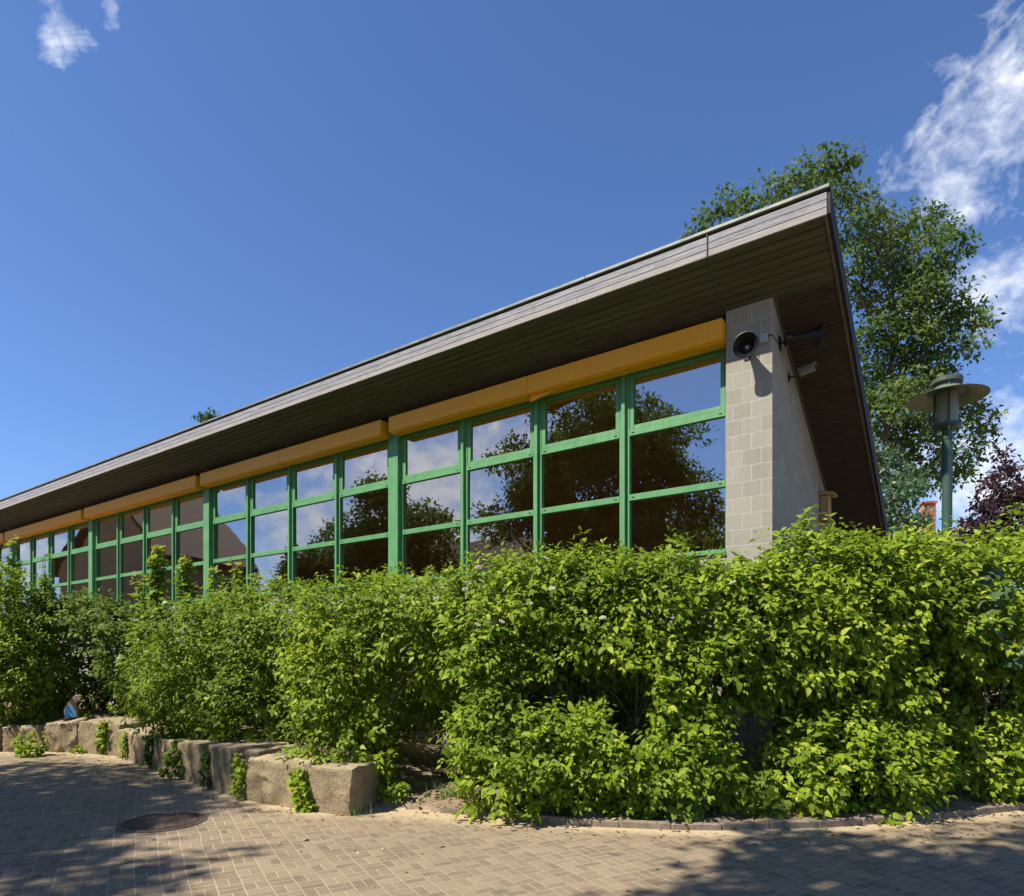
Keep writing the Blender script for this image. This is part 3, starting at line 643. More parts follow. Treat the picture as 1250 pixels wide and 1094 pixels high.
# ------------------------------------------------------------------ plants
CAMV = np.array([0, 0, CAMH])
def blob(px, py, Y, rx, ry, rd):
    p = at(px, py, Y); return (p.x, p.y, p.z, rx / F * Y, rd, ry / F * Y)
def hb(px, py, Y, rx, ry, rd): return blob(px, py + 9, Y, rx, ry - 9, rd)
def shoots_to_leaves(rg, O, Dir, L, npair, size, droop, spread=.9):
    """opposite leaves along shoots -> arrays"""
    P, D, N, S, I = [], [], [], [], []
    n = len(O); up = np.array([0, 0, 1.0])
    a = nz(np.cross(Dir, up + rg.normal(0, .15, (n, 3)))); b = np.cross(a, Dir)
    ph = rg.uniform(0, np.pi, n)
    for k in range(npair + 1):
        t = (k + .35) / (npair + .5)
        base = O + Dir * (L * t)[:, None] + np.array([0, 0, -1.0]) * (droop * .25 * L * t * t)[:, None]
        ang = ph + k * np.pi / 2 * .9
        for sgn in (1, -1):
            side = (a * np.cos(ang)[:, None] + b * np.sin(ang)[:, None]) * sgn
            f = spread if k < npair else .45
            d = side * f + Dir * (.45 + .5 * t) - up * (droop * (.55 + rg.uniform(-.25, .35, n)))[:, None] + rg.normal(0, .16, (n, 3))
            nn = up * .65 + Dir * .55 + rg.normal(0, .28, (n, 3)) + np.array([-.2, -.3, 0])
            P.append(base + side * .012); D.append(d); N.append(nn)
            S.append(size * rg.uniform(.65, 1.2, n) * (1.0 if k < npair else .62) * (.8 + .3 * (1 - abs(t - .55)))); I.append(np.arange(n))
    return [np.concatenate(x) for x in (P, D, N, S, I)]
def tubes(name, paths, m, parent, seg=5):
    mb = MB()
    for pts, r0, r1 in paths:
        n = len(pts); mb.tube(pts, [r0 + (r1 - r0) * i / (n - 1) for i in range(n)], seg, cap=False)
    return mb.build(name, m, parent, smooth=True)
SHR = 1.32
def shrub(name, label, blobs, nshoot, size, lm, seed, base, cat='shrub', shape=OVATE, npair=3, droop=1.0, slen=(.16, .36), nstem=7, tmean=.5, tspread=.24, group=None, upshoots=0, lump=.22):
    rg = np.random.default_rng(seed)
    B = np.array(blobs); cen = B[:, :3]; rad = B[:, 3:]
    area = (rad[:, 0] * rad[:, 2] + rad[:, 0] * rad[:, 1] + rad[:, 1] * rad[:, 2]); area /= area.sum()
    O, Dn = [], []; need = int(nshoot * SHR); guard = 0
    while need > 0 and guard < 30:
        guard += 1; n = int(need * 2.2) + 50
        bi = rg.choice(len(B), n, p=area); d = nz(rg.normal(0, 1, (n, 3)))
        q = d * 3.1 + cen[bi] * 2.3
        lum = 1 + lump * (np.sin(q[:, 0] * 2.1 + 1.3 * np.sin(q[:, 2] * 1.7)) * np.sin(q[:, 2] * 2.4 + q[:, 1]) + .6 * np.sin(q[:, 0] * 5.3 + q[:, 1] * 3) * np.sin(q[:, 2] * 4.9))
        rr_ = np.where(rg.random(n) < .72, rg.uniform(.86, 1.02, n), rg.uniform(.5, .9, n)) * lum
        p = cen[bi] + d * rad[bi] * rr_[:, None]
        nrm = nz(d / rad[bi])
        # drop shoots buried deep inside another lobe, below ground or thinly on the far side
        dist = np.min(np.linalg.norm((p[:, None, :] - cen[None]) / rad[None], axis=2) + np.where(np.arange(len(B))[None] == bi[:, None], 9, 0), axis=1) if len(B) > 1 else np.full(n, 9.)
        gz = np.maximum(soil_h(p[:, 0], p[:, 1]), 0)
        keep = (dist > .72) & (p[:, 2] > gz + .06)
        hd_ = np.linalg.norm((p[:, None, :] - HOL[None, :, :3]) / HOL[None, :, 3:], axis=2).min(1); keep &= hd_ > rg.uniform(.8, 1.15, n)
        vis = np.sum(nrm * nz(CAMV - p), 1); keep &= (vis > -.25) | (rg.random(n) < .35)
        p, nrm = p[keep][:need], nrm[keep][:need]
        O.append(p); Dn.append(nrm); need -= len(p)
    O = np.concatenate(O); Dn = np.concatenate(Dn); n = len(O)
    Dir = nz(Dn * .9 + np.array([0, 0, .45]) + rg.normal(0, .38, (n, 3)))
    L = rg.uniform(*slen, n)
    if upshoots:
        top = np.argsort(-(O[:, 2] + rg.uniform(0, .5, n)))[:int(n * .12)]; top = rg.choice(top, min(upshoots, len(top)), replace=False)
        Dir[top] = nz(np.array([0, 0, 1.0]) + rg.normal(0, .22, (len(top), 3))); L[top] = rg.uniform(.22, .42, len(top))
    P, D, N, S, I = shoots_to_leaves(rg, O, Dir, L, npair, size, droop)
    cl = rg.normal(0, 1, n)[I] * .12
    big = .10 * np.sin(P[:, 0] * 3.1 + seed) * np.sin(P[:, 2] * 2.7 + seed)
    tint = tmean + rg.normal(0, tspread * .7, len(P)) + cl + big + .12 * (S < size * .6)
    gz = np.maximum(soil_h(P[:, 0], P[:, 1]), 0); keep = P[:, 2] > gz + .02
    P, D, N, S, tint = P[keep], D[keep], N[keep], S[keep], tint[keep]
    e = thing(name, label, cat, base, group=group)
    off = np.array(e.location)
    leaves('foliage', shape, P - off, D, N, S, tint, lm, e)
    # stems from the foot to the lobes, and thin shoots out to the leaves
    rn = random.Random(seed); paths = []
    for k in range(nstem):
        c = B[k % len(B)]; tgt = Vector((c[0], c[1], c[2])) + Vector((rn.uniform(-.5, .5) * c[3], rn.uniform(-.4, .4) * c[4], rn.uniform(-.1, .6) * c[5]))
        st = Vector(base) + Vector((rn.uniform(-.35, .35), rn.uniform(-.15, .2), -.05)); st.x += (tgt.x - st.x) * .45
        mid = (st + tgt) / 2 + Vector((rn.uniform(-.15, .15), rn.uniform(-.1, .1), .1))
        r0 = rn.uniform(.010, .022); sp = [([p - e.location for p in (st, (st + mid) / 2 + Vector((rn.uniform(-.04, .04), 0, 0)), mid, (mid + tgt) / 2, tgt)], r0, r0 * .35)]
        for j_ in range(3):
            en = tgt + Vector((rn.uniform(-.9, .9) * c[3], rn.uniform(-.9, .9) * c[4], rn.uniform(-.2, .9) * c[5])); sp.append(([mid - e.location, (mid + en) / 2 + Vector((0, 0, .08)) - e.location, en - e.location], r0 * .5, r0 * .15))
        tubes('stem', sp, M_bark, e)
    idx = rg.choice(n, min(n, 260), replace=False)
    for i_ in idx:
        p0 = Vector(O[i_]) - e.location; d0 = Vector(Dir[i_]); paths.append(([p0 - d0 * .15, p0, p0 + d0 * float(L[i_])], .004, .002))
    tag(tubes('twigs', paths, M_bark, e), kind='stuff')
    return e, O, Dn
def base_at(px, Y): p = at(px, HZ, Y); return Vector((p.x, p.y, max(float(soil_h(np.array(p.x), np.array(p.y))), 0)))
HOL = np.array([blob(482, 862, 7.3, 38, 62, 1.3), blob(360, 850, 8.3, 20, 48, 1.3), blob(700, 842, 7.0, 88, 30, .9), blob(652, 852, 7.0, 36, 30, .9), blob(765, 868, 6.9, 28, 52, 1.1), blob(902, 895, 7.2, 44, 50, 1.9), blob(985, 860, 6.8, 75, 20, .8),
    blob(1128, 815, 6.9, 20, 80, .7), blob(1140, 905, 7.0, 18, 60, .6), blob(98, 800, 11.6, 36, 48, .9), blob(148, 790, 11.3, 10, 50, .6), blob(545, 830, 7.2, 12, 60, .6), blob(735, 745, 6.7, 26, 12, .4), blob(850, 770, 6.6, 50, 9, .35), blob(1060, 845, 6.6, 60, 10, .4), blob(620, 785, 6.9, 40, 8, .3), blob(1185, 850, 6.9, 60, 20, .6)])
HOL = np.concatenate([HOL, np.array([blob(80, 850, 11.2, 46, 38, 1.0), blob(150, 874, 11.0, 40, 16, .7), blob(1000, 800, 6.5, 30, 10, .35), blob(690, 790, 6.75, 60, 9, .4), blob(880, 840, 6.5, 50, 12, .5), blob(430, 850, 7.2, 10, 40, .3), blob(560, 845, 6.9, 22, 30, .5)])])
GH = 'shrubs of the hedge in front of the hall'
HEDGE = []
def H(*a, **k): e = shrub(*a, group=GH, **k); HEDGE.append(e); return e
H('dogwood_shrub', 'broad bright green shrub at the right edge of the hedge under the lamp', [hb(1175, 735, 7.5, 95, 88, .75), hb(1260, 740, 7.7, 85, 105, .8), blob(1215, 850, 7.5, 85, 55, .6), blob(1190, 925, 7.4, 75, 58, .5), blob(1290, 900, 7.7, 70, 70, .6), (5.7, 8.9, 1.6, 1.3, 1.0, 1.1)], 2470, .102, L_dog, 21, base_at(1205, 7.8), tmean=.62, upshoots=60)
H('dogwood_shrub', 'bright green shrub with dense low skirt between pier corner and lamp', [hb(1000, 735, 7.25, 95, 88, .65), hb(1075, 735, 7.4, 80, 82, .7), blob(960, 800, 7.1, 60, 52, .5), blob(1055, 835, 7.15, 80, 52, .55), blob(1015, 935, 6.85, 98, 62, .48), blob(1080, 930, 7.05, 55, 60, .4), (4.35, 8.7, 1.55, 0.9, 0.8, 1.0)], 2990, .102, L_dog, 22, base_at(1015, 7.35), tmean=.62, upshoots=70)
H('dogwood_shrub', 'green shrub in front of the pier with a dark hollow at its foot', [hb(800, 745, 7.3, 95, 75, .7), hb(890, 755, 7.2, 75, 78, .6), blob(860, 815, 7.0, 72, 52, .5), blob(790, 845, 6.95, 62, 55, .45), blob(820, 940, 6.75, 72, 52, .42), blob(760, 930, 6.7, 50, 66, .4), (0.9, 8.7, 1.5, 0.9, 0.8, 1.0)], 2990, .098, L_dog, 23, base_at(800, 7.3), tmean=.55, upshoots=45)
H('dogwood_shrub', 'flowering green shrub with rounded lower mound, in the middle of the hedge', [hb(640, 745, 7.6, 95, 72, .75), hb(720, 740, 7.5, 75, 72, .7), blob(590, 800, 7.3, 58, 62, .55), blob(680, 800, 7.35, 80, 42, .5), blob(652, 930, 6.75, 82, 72, .5), blob(612, 885, 7.0, 50, 52, .42), (0.2, 9.0, 1.5, 1.2, 1.0, 1.1)], 2990, .096, L_dog, 24, base_at(650, 7.4), tmean=.52, upshoots=40)
H('dogwood_shrub', 'green shrub behind the squared end block, beside a dark gap', [hb(430, 765, 8.1, 72, 62, .7), hb(510, 755, 7.9, 70, 58, .65), blob(415, 835, 7.7, 55, 62, .5), blob(500, 810, 7.7, 58, 42, .45), blob(425, 905, 7.5, 55, 48, .4), (-1.4, 9.8, 1.6, 1.4, 1.1, 1.05)], 2470, .088, L_dog, 25, base_at(460, 8.0), tmean=.55, upshoots=40)
H('dogwood_shrub', 'dense small leaved shrub behind the long smooth stone block', [blob(270, 800, 9.4, 88, 62, .8), blob(345, 775, 9.1, 62, 55, .7), blob(228, 838, 9.6, 62, 46, .6), blob(310, 860, 8.7, 62, 50, .5), blob(235, 868, 9.7, 46, 28, .4), (-3.7, 11.6, 1.5, 1.7, 1.3, 1.1)], 2990, .084, L_dog, 26, base_at(280, 9.3), tmean=.40, upshoots=20)
H('elder_shrub', 'dark green feathery shrub above the blue figure', [blob(120, 785, 11.9, 48, 36, .7), blob(80, 800, 12.2, 42, 44, .6), blob(130, 820, 11.7, 42, 48, .5), blob(100, 760, 12.2, 50, 24, .5), (-9.0, 13.7, 1.5, 1.8, 1.0, 1.0), (-6.4, 13.2, 1.5, 1.5, 1.0, 1.0)], 1900, .10, L_dogdark, 27, base_at(110, 12.1), tmean=.75, npair=5, slen=(.25, .45))
H('dogwood_shrub', 'light green shrub at the left edge of the hedge', [blob(8, 765, 11.9, 46, 58, .8), blob(30, 825, 11.6, 42, 50, .6), blob(-40, 790, 12, 50, 85, .8)], 1500, .095, L_dog, 28, base_at(10, 12.1), tmean=.5, upshoots=30)
# maple saplings with reddish tips
def sapling(label, px, top, Y, wpx, seed, n=150, cat='sapling'):
    rg = np.random.default_rng(seed); b = base_at(px, Y); tp = at(px, top, Y); hgt = tp.z - b.z; w = wpx / F * Y
    t = rg.beta(1.5, 1.5, n); ang = rg.uniform(0, 2 * np.pi, n); rad = w * (1.04 - t) ** 1.1 * rg.uniform(.1, 1, n) * 1.3 * (.6 + .4 * np.sin(ang * 2 + t * 9 + seed))
    O = np.stack([tp.x + np.cos(ang) * rad, tp.y + np.sin(ang) * rad, b.z + (.22 + t * .77) * hgt], 1)
    Dir = nz(np.stack([np.cos(ang) * .4, np.sin(ang) * .4, np.full(n, .8)], 1) + rg.normal(0, .25, (n, 3)))
    P, D, N, S, I = shoots_to_leaves(rg, O, Dir, rg.uniform(.08, .2, n), 2, .115, 1.1)
    tint = .42 + rg.normal(0, .13, len(P)) + .45 * np.clip((P[:, 2] - (tp.z - .35)) / .35, 0, 1)
    e = thing('maple_sapling', label, cat, b, group='young maples growing up through the hedge')
    off = np.array(e.location)
    leaves('foliage', MAPLE, P - off, D, N, S, tint, L_sap, e)
    paths = [([Vector((0, 0, -.05)), Vector((tp.x - b.x, 0, hgt * .5)), Vector((tp.x - b.x, tp.y - b.y, hgt * .98))], .016, .004)]
    for i_ in range(0, n, 3):
        o_ = Vector(O[i_] - off); paths.append(([Vector((tp.x - b.x, tp.y - b.y, max(.1, o_.z - .2))), o_, o_ + Vector(Dir[i_]) * .2], .005, .002))
    tubes('stem', paths, M_bark, e)
SAPN = .55
for lab, px, top, Y, w, sd, n in (('tallest yellowish maple sapling with reddish tip before the windows', 192, 668, 10.6, 46, 41, 330), ('maple sapling with reddish tip just left of the second green post', 228, 676, 10.5, 40, 42, 230),
        ('small reddish tipped sapling at the foot of the second green post', 262, 694, 10.2, 24, 43, 110), ('slim maple sapling rising right of the second green post', 288, 690, 10.0, 24, 44, 110),
        ('short maple sapling before the third window of the bay', 312, 704, 9.8, 22, 45, 90), ('yellow green sapling on the left of the maples', 172, 700, 10.8, 34, 46, 170),
        ('thin leafy sapling in front of the leftmost windows', 55, 672, 12.0, 24, 47, 110), ('loose leafy sapling at the left edge against the panes', 15, 660, 12.3, 30, 48, 130)):
    sapling(lab, px, top, Y, w, sd, int(n * SAPN))
# weeds and ivy on the stones
def weed(label, blobs, n, size, lm, seed, base, cat='ivy', tm=.5, nm='ivy_plant', shape=MAPLE):
    n = int(n * 1.7); rg = np.random.default_rng(seed); B = np.array(blobs); B[:, 3:] *= 1.12; bi = rg.integers(0, len(B), n); d = nz(rg.normal(0, 1, (n, 3))); d[:, 1] = -np.abs(d[:, 1])
    P = B[bi, :3] + d * B[bi, 3:] * rg.uniform(.5, 1, (n, 1))
    keep = P[:, 2] > .03; P, d = P[keep], d[keep]; n = len(P)
    D = d * .5 + np.array([0, -.25, -.5]) + rg.normal(0, .35, (n, 3)); N = np.array([-.3, -.8, .6]) + d * .3 + rg.normal(0, .3, (n, 3))
    e = thing(nm, label, cat, base, group='weeds and ivy on the stone blocks'); off = np.array(e.location)
    leaves('foliage', shape, P - off, D, N, size * rg.uniform(.6, 1.15, n), tm + rg.normal(0, .2, n), lm, e)
    paths = [([Vector((0, .03, 0)), Vector((b[0], b[1] + b[4] * .5, b[2])) - e.location], .006, .003) for b in B]
    tubes('stems', paths, M_bark, e, 4)
def wb(px, py, Y, rx, ry, rd=.08): return blob(px, py, Y, rx, ry, rd)
weed('ivy clump with pale leaves climbing the squared end block', [wb(366, 950, 6.93, 12, 12), wb(371, 968, 6.85, 14, 16), wb(374, 982, 6.82, 12, 8)], 130, .075, L_dog, 61, (G(370, 990)), tm=.6)
weed('yellowish trailing weed in the recess between two blocks', [wb(292, 960, 7.35, 8, 22), wb(293, 935, 7.45, 7, 14)], 90, .06, L_dog, 62, G(292, 977), tm=.75)
weed('dark ivy strip on the right part of the long smooth block', [wb(253, 925, 7.98, 6, 12, .05), wb(254, 946, 7.95, 8, 16, .06)], 120, .05, L_dogdark, 63, G(253, 965), tm=.45)
weed('broad leaved green plant growing up the long smooth block', [wb(214, 922, 8.65, 11, 12), wb(211, 938, 8.6, 14, 14), wb(218, 910, 8.8, 6, 7, .05)], 140, .075, L_dogdark, 64, G(212, 952), tm=.7)
weed('dark ivy strip hanging over the joint at the long block', [wb(184, 915, 9.4, 6, 22, .06)], 100, .055, L_dogdark, 65, G(184, 940), tm=.35)
weed('pale weed in the joint of the small cracked block', [wb(153, 910, 10.2, 6, 18, .06)], 70, .06, L_dog, 66, G(153, 930), tm=.65)
weed('leafy ivy hanging over the tall squared block', [wb(130, 890, 10.75, 9, 12), wb(131, 908, 10.75, 12, 14)], 150, .08, L_dog, 67, G(130, 924), tm=.55)
weed('round leafy weed at the foot of the low left block', [wb(42, 908, 10.7, 22, 15, .18), wb(36, 918, 10.5, 14, 8, .12)], 170, .085, L_dog, 68, G(42, 926), tm=.55)
weed('small weed at the foot of the tall squared block', [wb(98, 916, 10.9, 8, 5)], 40, .06, L_dog, 69, G(98, 922), tm=.6)
weed('ground ivy beside the dark end of the squared block', [wb(472, 945, 7.3, 10, 26, .12), wb(480, 965, 7.1, 18, 10, .15), wb(450, 940, 7.8, 12, 14, .1)], 190, .075, L_dog, 70, base_at(478, 7.4), tm=.45, cat='weed', nm='weed_plant')
weed('tuft of weeds on top of the wall beside the figure', [wb(106, 872, 11.4, 8, 5)], 50, .05, L_dog, 71, Vector((-7.4, 11.5, .45)), tm=.45, cat='weed', nm='weed_plant')
# broad maple leaves low in the hedge on the right
weed('dull broad leaved maple seedling at the kerb, right of the dark hollow', [wb(935, 985, 6.45, 22, 12, .12), wb(915, 970, 6.5, 14, 14, .1)], 60, .15, L_dogdark, 72, base_at(930, 6.6), tm=.9, cat='seedling', nm='maple_seedling')
weed('dull broad leaved maple seedling at the kerb before the pier', [wb(835, 985, 6.3, 18, 10, .12), wb(868, 960, 6.5, 16, 14, .1)], 60, .14, L_dogdark, 73, base_at(840, 6.5), tm=.8, cat='seedling', nm='maple_seedling')
weed('large dull maple leaves high in the right end of the hedge', [wb(1205, 745, 6.75, 26, 22, .1), wb(1235, 790, 6.8, 20, 26, .1), wb(1200, 700, 6.9, 16, 10, .1)], 40, .15, L_pale, 74, base_at(1210, 7.0), tm=.5, cat='seedling', nm='maple_seedling')
# blossom heads on two shrubs
def flower_mesh():
    mb = MB(); rn = random.Random(3)
    for k in range(26):
        a_, r0 = rn.uniform(0, 6.28), .034 * math.sqrt(rn.random()); c = Vector((r0 * math.cos(a_), r0 * math.sin(a_), .012 - r0 * r0 * 6 + rn.uniform(-.002, .003)))
        s_ = .0065; mb.add([c + Vector((s_, 0, 0)), c + Vector((0, s_, .002)), c + Vector((-s_, 0, 0)), c + Vector((0, -s_, .002)), c + Vector((0, 0, -.012))], [(0, 1, 2, 3), (0, 4, 1), (1, 4, 2), (2, 4, 3), (3, 4, 0)])
    return mb
fl0 = None
for (idx, pxs) in ((3, [(575, 705), (583, 712), (590, 702), (563, 735), (570, 742), (596, 760), (587, 775), (604, 762), (612, 758), (668, 733), (672, 745), (660, 750), (630, 690), (655, 695), (690, 720), (735, 752)]), (4, [(545, 718), (538, 740), (520, 722), (500, 730), (548, 780)]), (2, [(740, 740), (735, 792), (812, 690), (850, 700), (885, 715)])):
    e, O, Dn = HEDGE[idx]
    pj = np.stack([CX + O[:, 0] / O[:, 1] * F, HZ - (O[:, 2] - CAMH) / O[:, 1] * F], 1)
    for (px, py) in pxs:
        near = np.where(np.hypot(pj[:, 0] - px, pj[:, 1] - py) < 16)[0]
        if not len(near): continue
        i_ = near[np.argmin(O[near, 1])]; p = Vector(O[i_]) + Vector((0, -.12, .10))
        if fl0 is None: fl0 = flower_mesh().build('blossom', M_flower, e); o = fl0
        else: o = fl0.copy(); COL.objects.link(o); o.parent = e
        o.location = p - e.location; o.rotation_euler = (R(30), R(-10), px)
# grass tufts at the kerb, dead leaves
rg = np.random.default_rng(7); pts = []
for (px, py, n, sp) in ((790, 1000, 130, .16), (560, 985, 160, .10), (760, 1004, 60, .12), (960, 1000, 90, .2), (1010, 1003, 60, .2), (690, 1004, 50, .12), (1110, 985, 60, .25), (900, 1003, 30, .2), (440, 1001, 14, .05), (505, 975, 26, .12), (0, 878, 80, .2), (1180, 978, 40, .2)):
    c = gnd(px, py); pts.append(np.stack([c.x + rg.normal(0, sp * 1.4, n), c.y + .12 + np.abs(rg.normal(0, sp * .5, n)), np.zeros(n)], 1))
P = np.concatenate(pts); P[:, 2] = np.maximum(soil_h(P[:, 0], P[:, 1]), 0) - .01; n = len(P)
GB = (np.array([(0, .03, 0), (0, -.03, 0), (.5, .024, .02), (.5, -.024, .02), (.85, .014, -.06), (.85, -.014, -.06), (1, 0, -.16)], float), [(0, 2, 3, 1), (2, 4, 5, 3), (4, 6, 5)])
gr = leaves('grass', GB, P, rg.normal(0, .35, (n, 3)) + np.array([0, -.1, 1]), rg.normal(0, 1, (n, 3)) * np.array([1, 1, .1]), rg.uniform(.08, .22, n), rg.uniform(0, 1, n), L_grass, None); tag(gr, 'thin tufts of grass growing along the kerb', 'grass', kind='stuff')
P = []
for (xa, xb, n, dmin, dmax) in ((-9, -2.2, 260, -.55, .0), (-2.4, -.6, 120, -.35, .5), (-.6, 5.5, 420, -.55, .5), (3.4, 7.5, 420, -.8, .4), (-1.5, -.2, 120, -.1, .5), (-8, 6, 110, -3.5, -.3)):
    x = rg.uniform(xa, xb, n); y = kerb_y(x) + rg.uniform(dmin, dmax, n); z = np.where(y - kerb_y(x) > .09, soil_h(x, y) + .022, np.where(y > kerb_y(x), .075, .006)); P.append(np.stack([x, y, z], 1))
P = np.concatenate(P); n = len(P)
lt = leaves('leaf_litter', SIMPLE, P, rg.normal(0, 1, (n, 3)) * np.array([1, 1, .12]), np.array([0, 0, 1]) + rg.normal(0, .28, (n, 3)), rg.uniform(.018, .06, n) * np.where(rg.random(n) < .15, 1.5, 1), rg.beta(1.3, 1.6, n), M_litter, None); tag(lt, 'scattered dry leaves and bits along the kerb and stones', 'dead leaves', kind='stuff')

# ------------------------------------------------------------------ trees
def tree(name, label, base, clumps, lm, seed, size=.14, per=150, shape=SIMPLE, trunk_r=.22, fork=.42, spread=(.75, .75, .42), droop=.35, tm=.45, cat='tree', group=None):
    """clumps: (x,y,z,r) world; limbs run from a forking trunk to each clump; every clump is a set of drooping twig sprays"""
    rg = np.random.default_rng(seed); rn = random.Random(seed); base = Vector(base); CL = np.array(clumps); n = len(CL)
    e = thing(name, label, cat, base, group=group); off = np.array(e.location)
    top = CL[:, 2].max(); cx, cy = CL[:, 0].mean(), CL[:, 1].mean()
    axis = [base + Vector((0, 0, -.2)), base + Vector(((cx - base.x) * .2, (cy - base.y) * .2, (top - base.z) * .25)), base + Vector(((cx - base.x) * .5 + .2, (cy - base.y) * .5, (top - base.z) * fork)), Vector((cx, cy, base.z + (top - base.z) * .68)), Vector((cx, cy, base.z + (top - base.z) * .92))]
    tr = MB().tube([p - base for p in axis], [trunk_r, trunk_r * .75, trunk_r * .6, trunk_r * .32, trunk_r * .1], 10).build('trunk', M_bark, e, smooth=True)
    mb = MB()
    def onaxis(z):
        for a, b in zip(axis[:-1], axis[1:]):
            if a.z <= z <= b.z: return a.lerp(b, (z - a.z) / (b.z - a.z))
        return axis[-1] if z > axis[-1].z else axis[1]
    P_, D_, N_, S_, T_ = [], [], [], [], []
    for (x, y, z, r) in CL:
        c = Vector((x, y, z)); hd = math.hypot(x - cx, y - cy)
        st = onaxis(max(base.z + (top - base.z) * fork * .85, z - .75 * hd - .25 * r))
        mid = st.lerp(c, .5) + Vector((rn.uniform(-.1, .1) * hd, rn.uniform(-.1, .1) * hd, .04 * hd))
        r0 = trunk_r * .26 * min(1, .3 + hd / 7)
        mb.tube([p - base for p in (st, st.lerp(mid, .5), mid, mid.lerp(c, .55) + Vector((0, 0, .05 * hd)), c)], [r0, r0 * .8, r0 * .55, r0 * .34, r0 * .16], 6, cap=False)
        ns = max(6, int(per * r * r / 9)); d = nz(rg.normal(0, 1, (ns, 3)) + np.array([0, 0, .15]))
        tipv = np.array([x, y, z]) + d * np.array(spread) * r * rg.uniform(.35, 1.05, (ns, 1))
        for i_ in range(0, ns, 2):
            mb.tube([c - base, c.lerp(Vector(tipv[i_]), .5) + Vector((0, 0, .05 * r)) - base, Vector(tipv[i_]) - base], [r0 * .2, r0 * .12, .006], 4, cap=False)
        Dir = nz(d * np.array([1, 1, .5]) + np.array([0, 0, .1]) + rg.normal(0, .3, (ns, 3)))
        P, D, N, S, I = shoots_to_leaves(rg, tipv, Dir, rg.uniform(.25, .6, ns) * min(1, r), 4, size, droop)
        P = P + rg.normal(0, size * .5, P.shape)
        P_.append(P); D_.append(D); N_.append(N + rg.normal(0, .3, N.shape)); S_.append(S); T_.append(tm + rg.normal(0, .16, len(P)) + rn.uniform(-.12, .12))
    mb.build('limb', M_bark, tr, smooth=True)
    P_, D_, N_, S_, T_ = [np.concatenate(q) for q in (P_, D_, N_, S_, T_)]
    leaves('crown', shape, P_ - off, D_, N_, S_, T_, lm, e)
    return e
def pxclumps(lst, Y, dY, seed):
    rn = random.Random(seed); o = []
    for (px, py, r) in lst:
        y = Y + rn.uniform(-dY, dY); p = at(px, py, y); o.append((p.x, p.y, p.z, 1.12 * r / F * y))
    return o
maple = [(848, 282, 17), (872, 262, 20), (893, 250, 22), (912, 252, 20), (925, 268, 22), (942, 232, 20), (965, 226, 24), (990, 214, 26), (1012, 200, 22), (1030, 196, 18), (1000, 240, 28), (1030, 232, 24), (1048, 246, 20), (1058, 262, 20),
         (1040, 285, 30), (1075, 288, 26), (1100, 276, 24), (1128, 268, 18), (1142, 280, 24), (1160, 300, 24), (1176, 294, 12), (1120, 306, 30), (1085, 322, 28), (1060, 340, 20), (1140, 330, 24), (1110, 345, 22), (1150, 345, 16),
         (1100, 372, 26), (1130, 378, 28), (1160, 366, 24), (1185, 376, 16), (1080, 400, 24), (1118, 408, 30), (1150, 402, 26), (1178, 398, 20), (1203, 390, 15), (1060, 430, 28), (1095, 438, 28), (1130, 440, 28), (1165, 432, 20), (1188, 420, 14),
         (1070, 470, 28), (1110, 476, 30), (1062, 505, 24), (1090, 515, 28), (1135, 510, 24), (1170, 500, 26), (1194, 512, 22), (1206, 528, 14), (1186, 548, 20), (1160, 560, 22), (1120, 548, 28), (1085, 555, 26), (1130, 582, 26), (1165, 590, 18), (1175, 575, 16), (1105, 590, 24), (1045, 318, 24), (1068, 305, 24), (1110, 330, 26), (1125, 350, 26), (1045, 365, 22), (1072, 372, 24), (1140, 392, 26), (1098, 402, 26), (1048, 412, 22), (1078, 450, 26), (1118, 458, 26), (1148, 462, 22), (1085, 485, 26), (1055, 490, 22), (1108, 500, 26), (1150, 530, 24), (1108, 530, 26), (1070, 535, 24)]
tree('maple_tree', 'tall dark green maple rising behind the roof corner', at(1050, HZ, 21) - Vector((0, 0, CAMH)), pxclumps(maple, 21, 1.7, 1), L_far, 81, .185, 620, trunk_r=.15, tm=.58, spread=(.82, .8, .42), droop=.6)
lower = [(1075, 560, 22), (1090, 580, 24), (1108, 600, 22), (1078, 610, 26), (1100, 628, 26), (1118, 640, 20), (1075, 645, 26), (1090, 665, 28), (1120, 668, 22)]
tree('small_tree', 'paler bluish green small tree below the maple at the roof edge', at(1085, HZ, 17) - Vector((0, 0, CAMH)), pxclumps(lower, 17, .9, 2), L_pale, 82, .14, 1500, trunk_r=.10)
purple = [(1225, 556, 9), (1222, 575, 13), (1208, 592, 14), (1228, 596, 14), (1246, 572, 11), (1248, 600, 16), (1196, 612, 12), (1215, 618, 18), (1238, 625, 20), (1258, 620, 22), (1200, 640, 20), (1180, 640, 12), (1172, 655, 14), (1190, 662, 20), (1220, 650, 24), (1245, 655, 26), (1270, 600, 26), (1275, 650, 26), (1165, 672, 14), (1140, 660, 12), (1128, 655, 9), (1210, 680, 26), (1245, 690, 26)]
tree('copper_tree', 'purple brown leaved tree at the right edge beyond the lamp', at(1230, HZ, 19) - Vector((0, 0, CAMH)), pxclumps(purple, 19, 1.0, 3), L_purple, 83, .15, 1500, trunk_r=.10)
tip = [(245, 509, 3.2), (252, 513, 2.6), (260, 507, 3.6), (256, 511, 3)]
tip = tip
tipc = pxclumps(tip, 26, .1, 4) + [(at(252, 560, 26).x, 26, at(252, 560, 26).z, 1.2), (at(235, 585, 26).x, 26.5, at(235, 585, 26).z, 1.2), (at(270, 580, 26).x, 26, at(270, 580, 26).z, 1.2)]
tree('young_tree', 'treetop just showing over the roof edge on the left', at(252, HZ, 26) - Vector((0, 0, CAMH)), tipc, L_far, 84, .16, 90, trunk_r=.09)
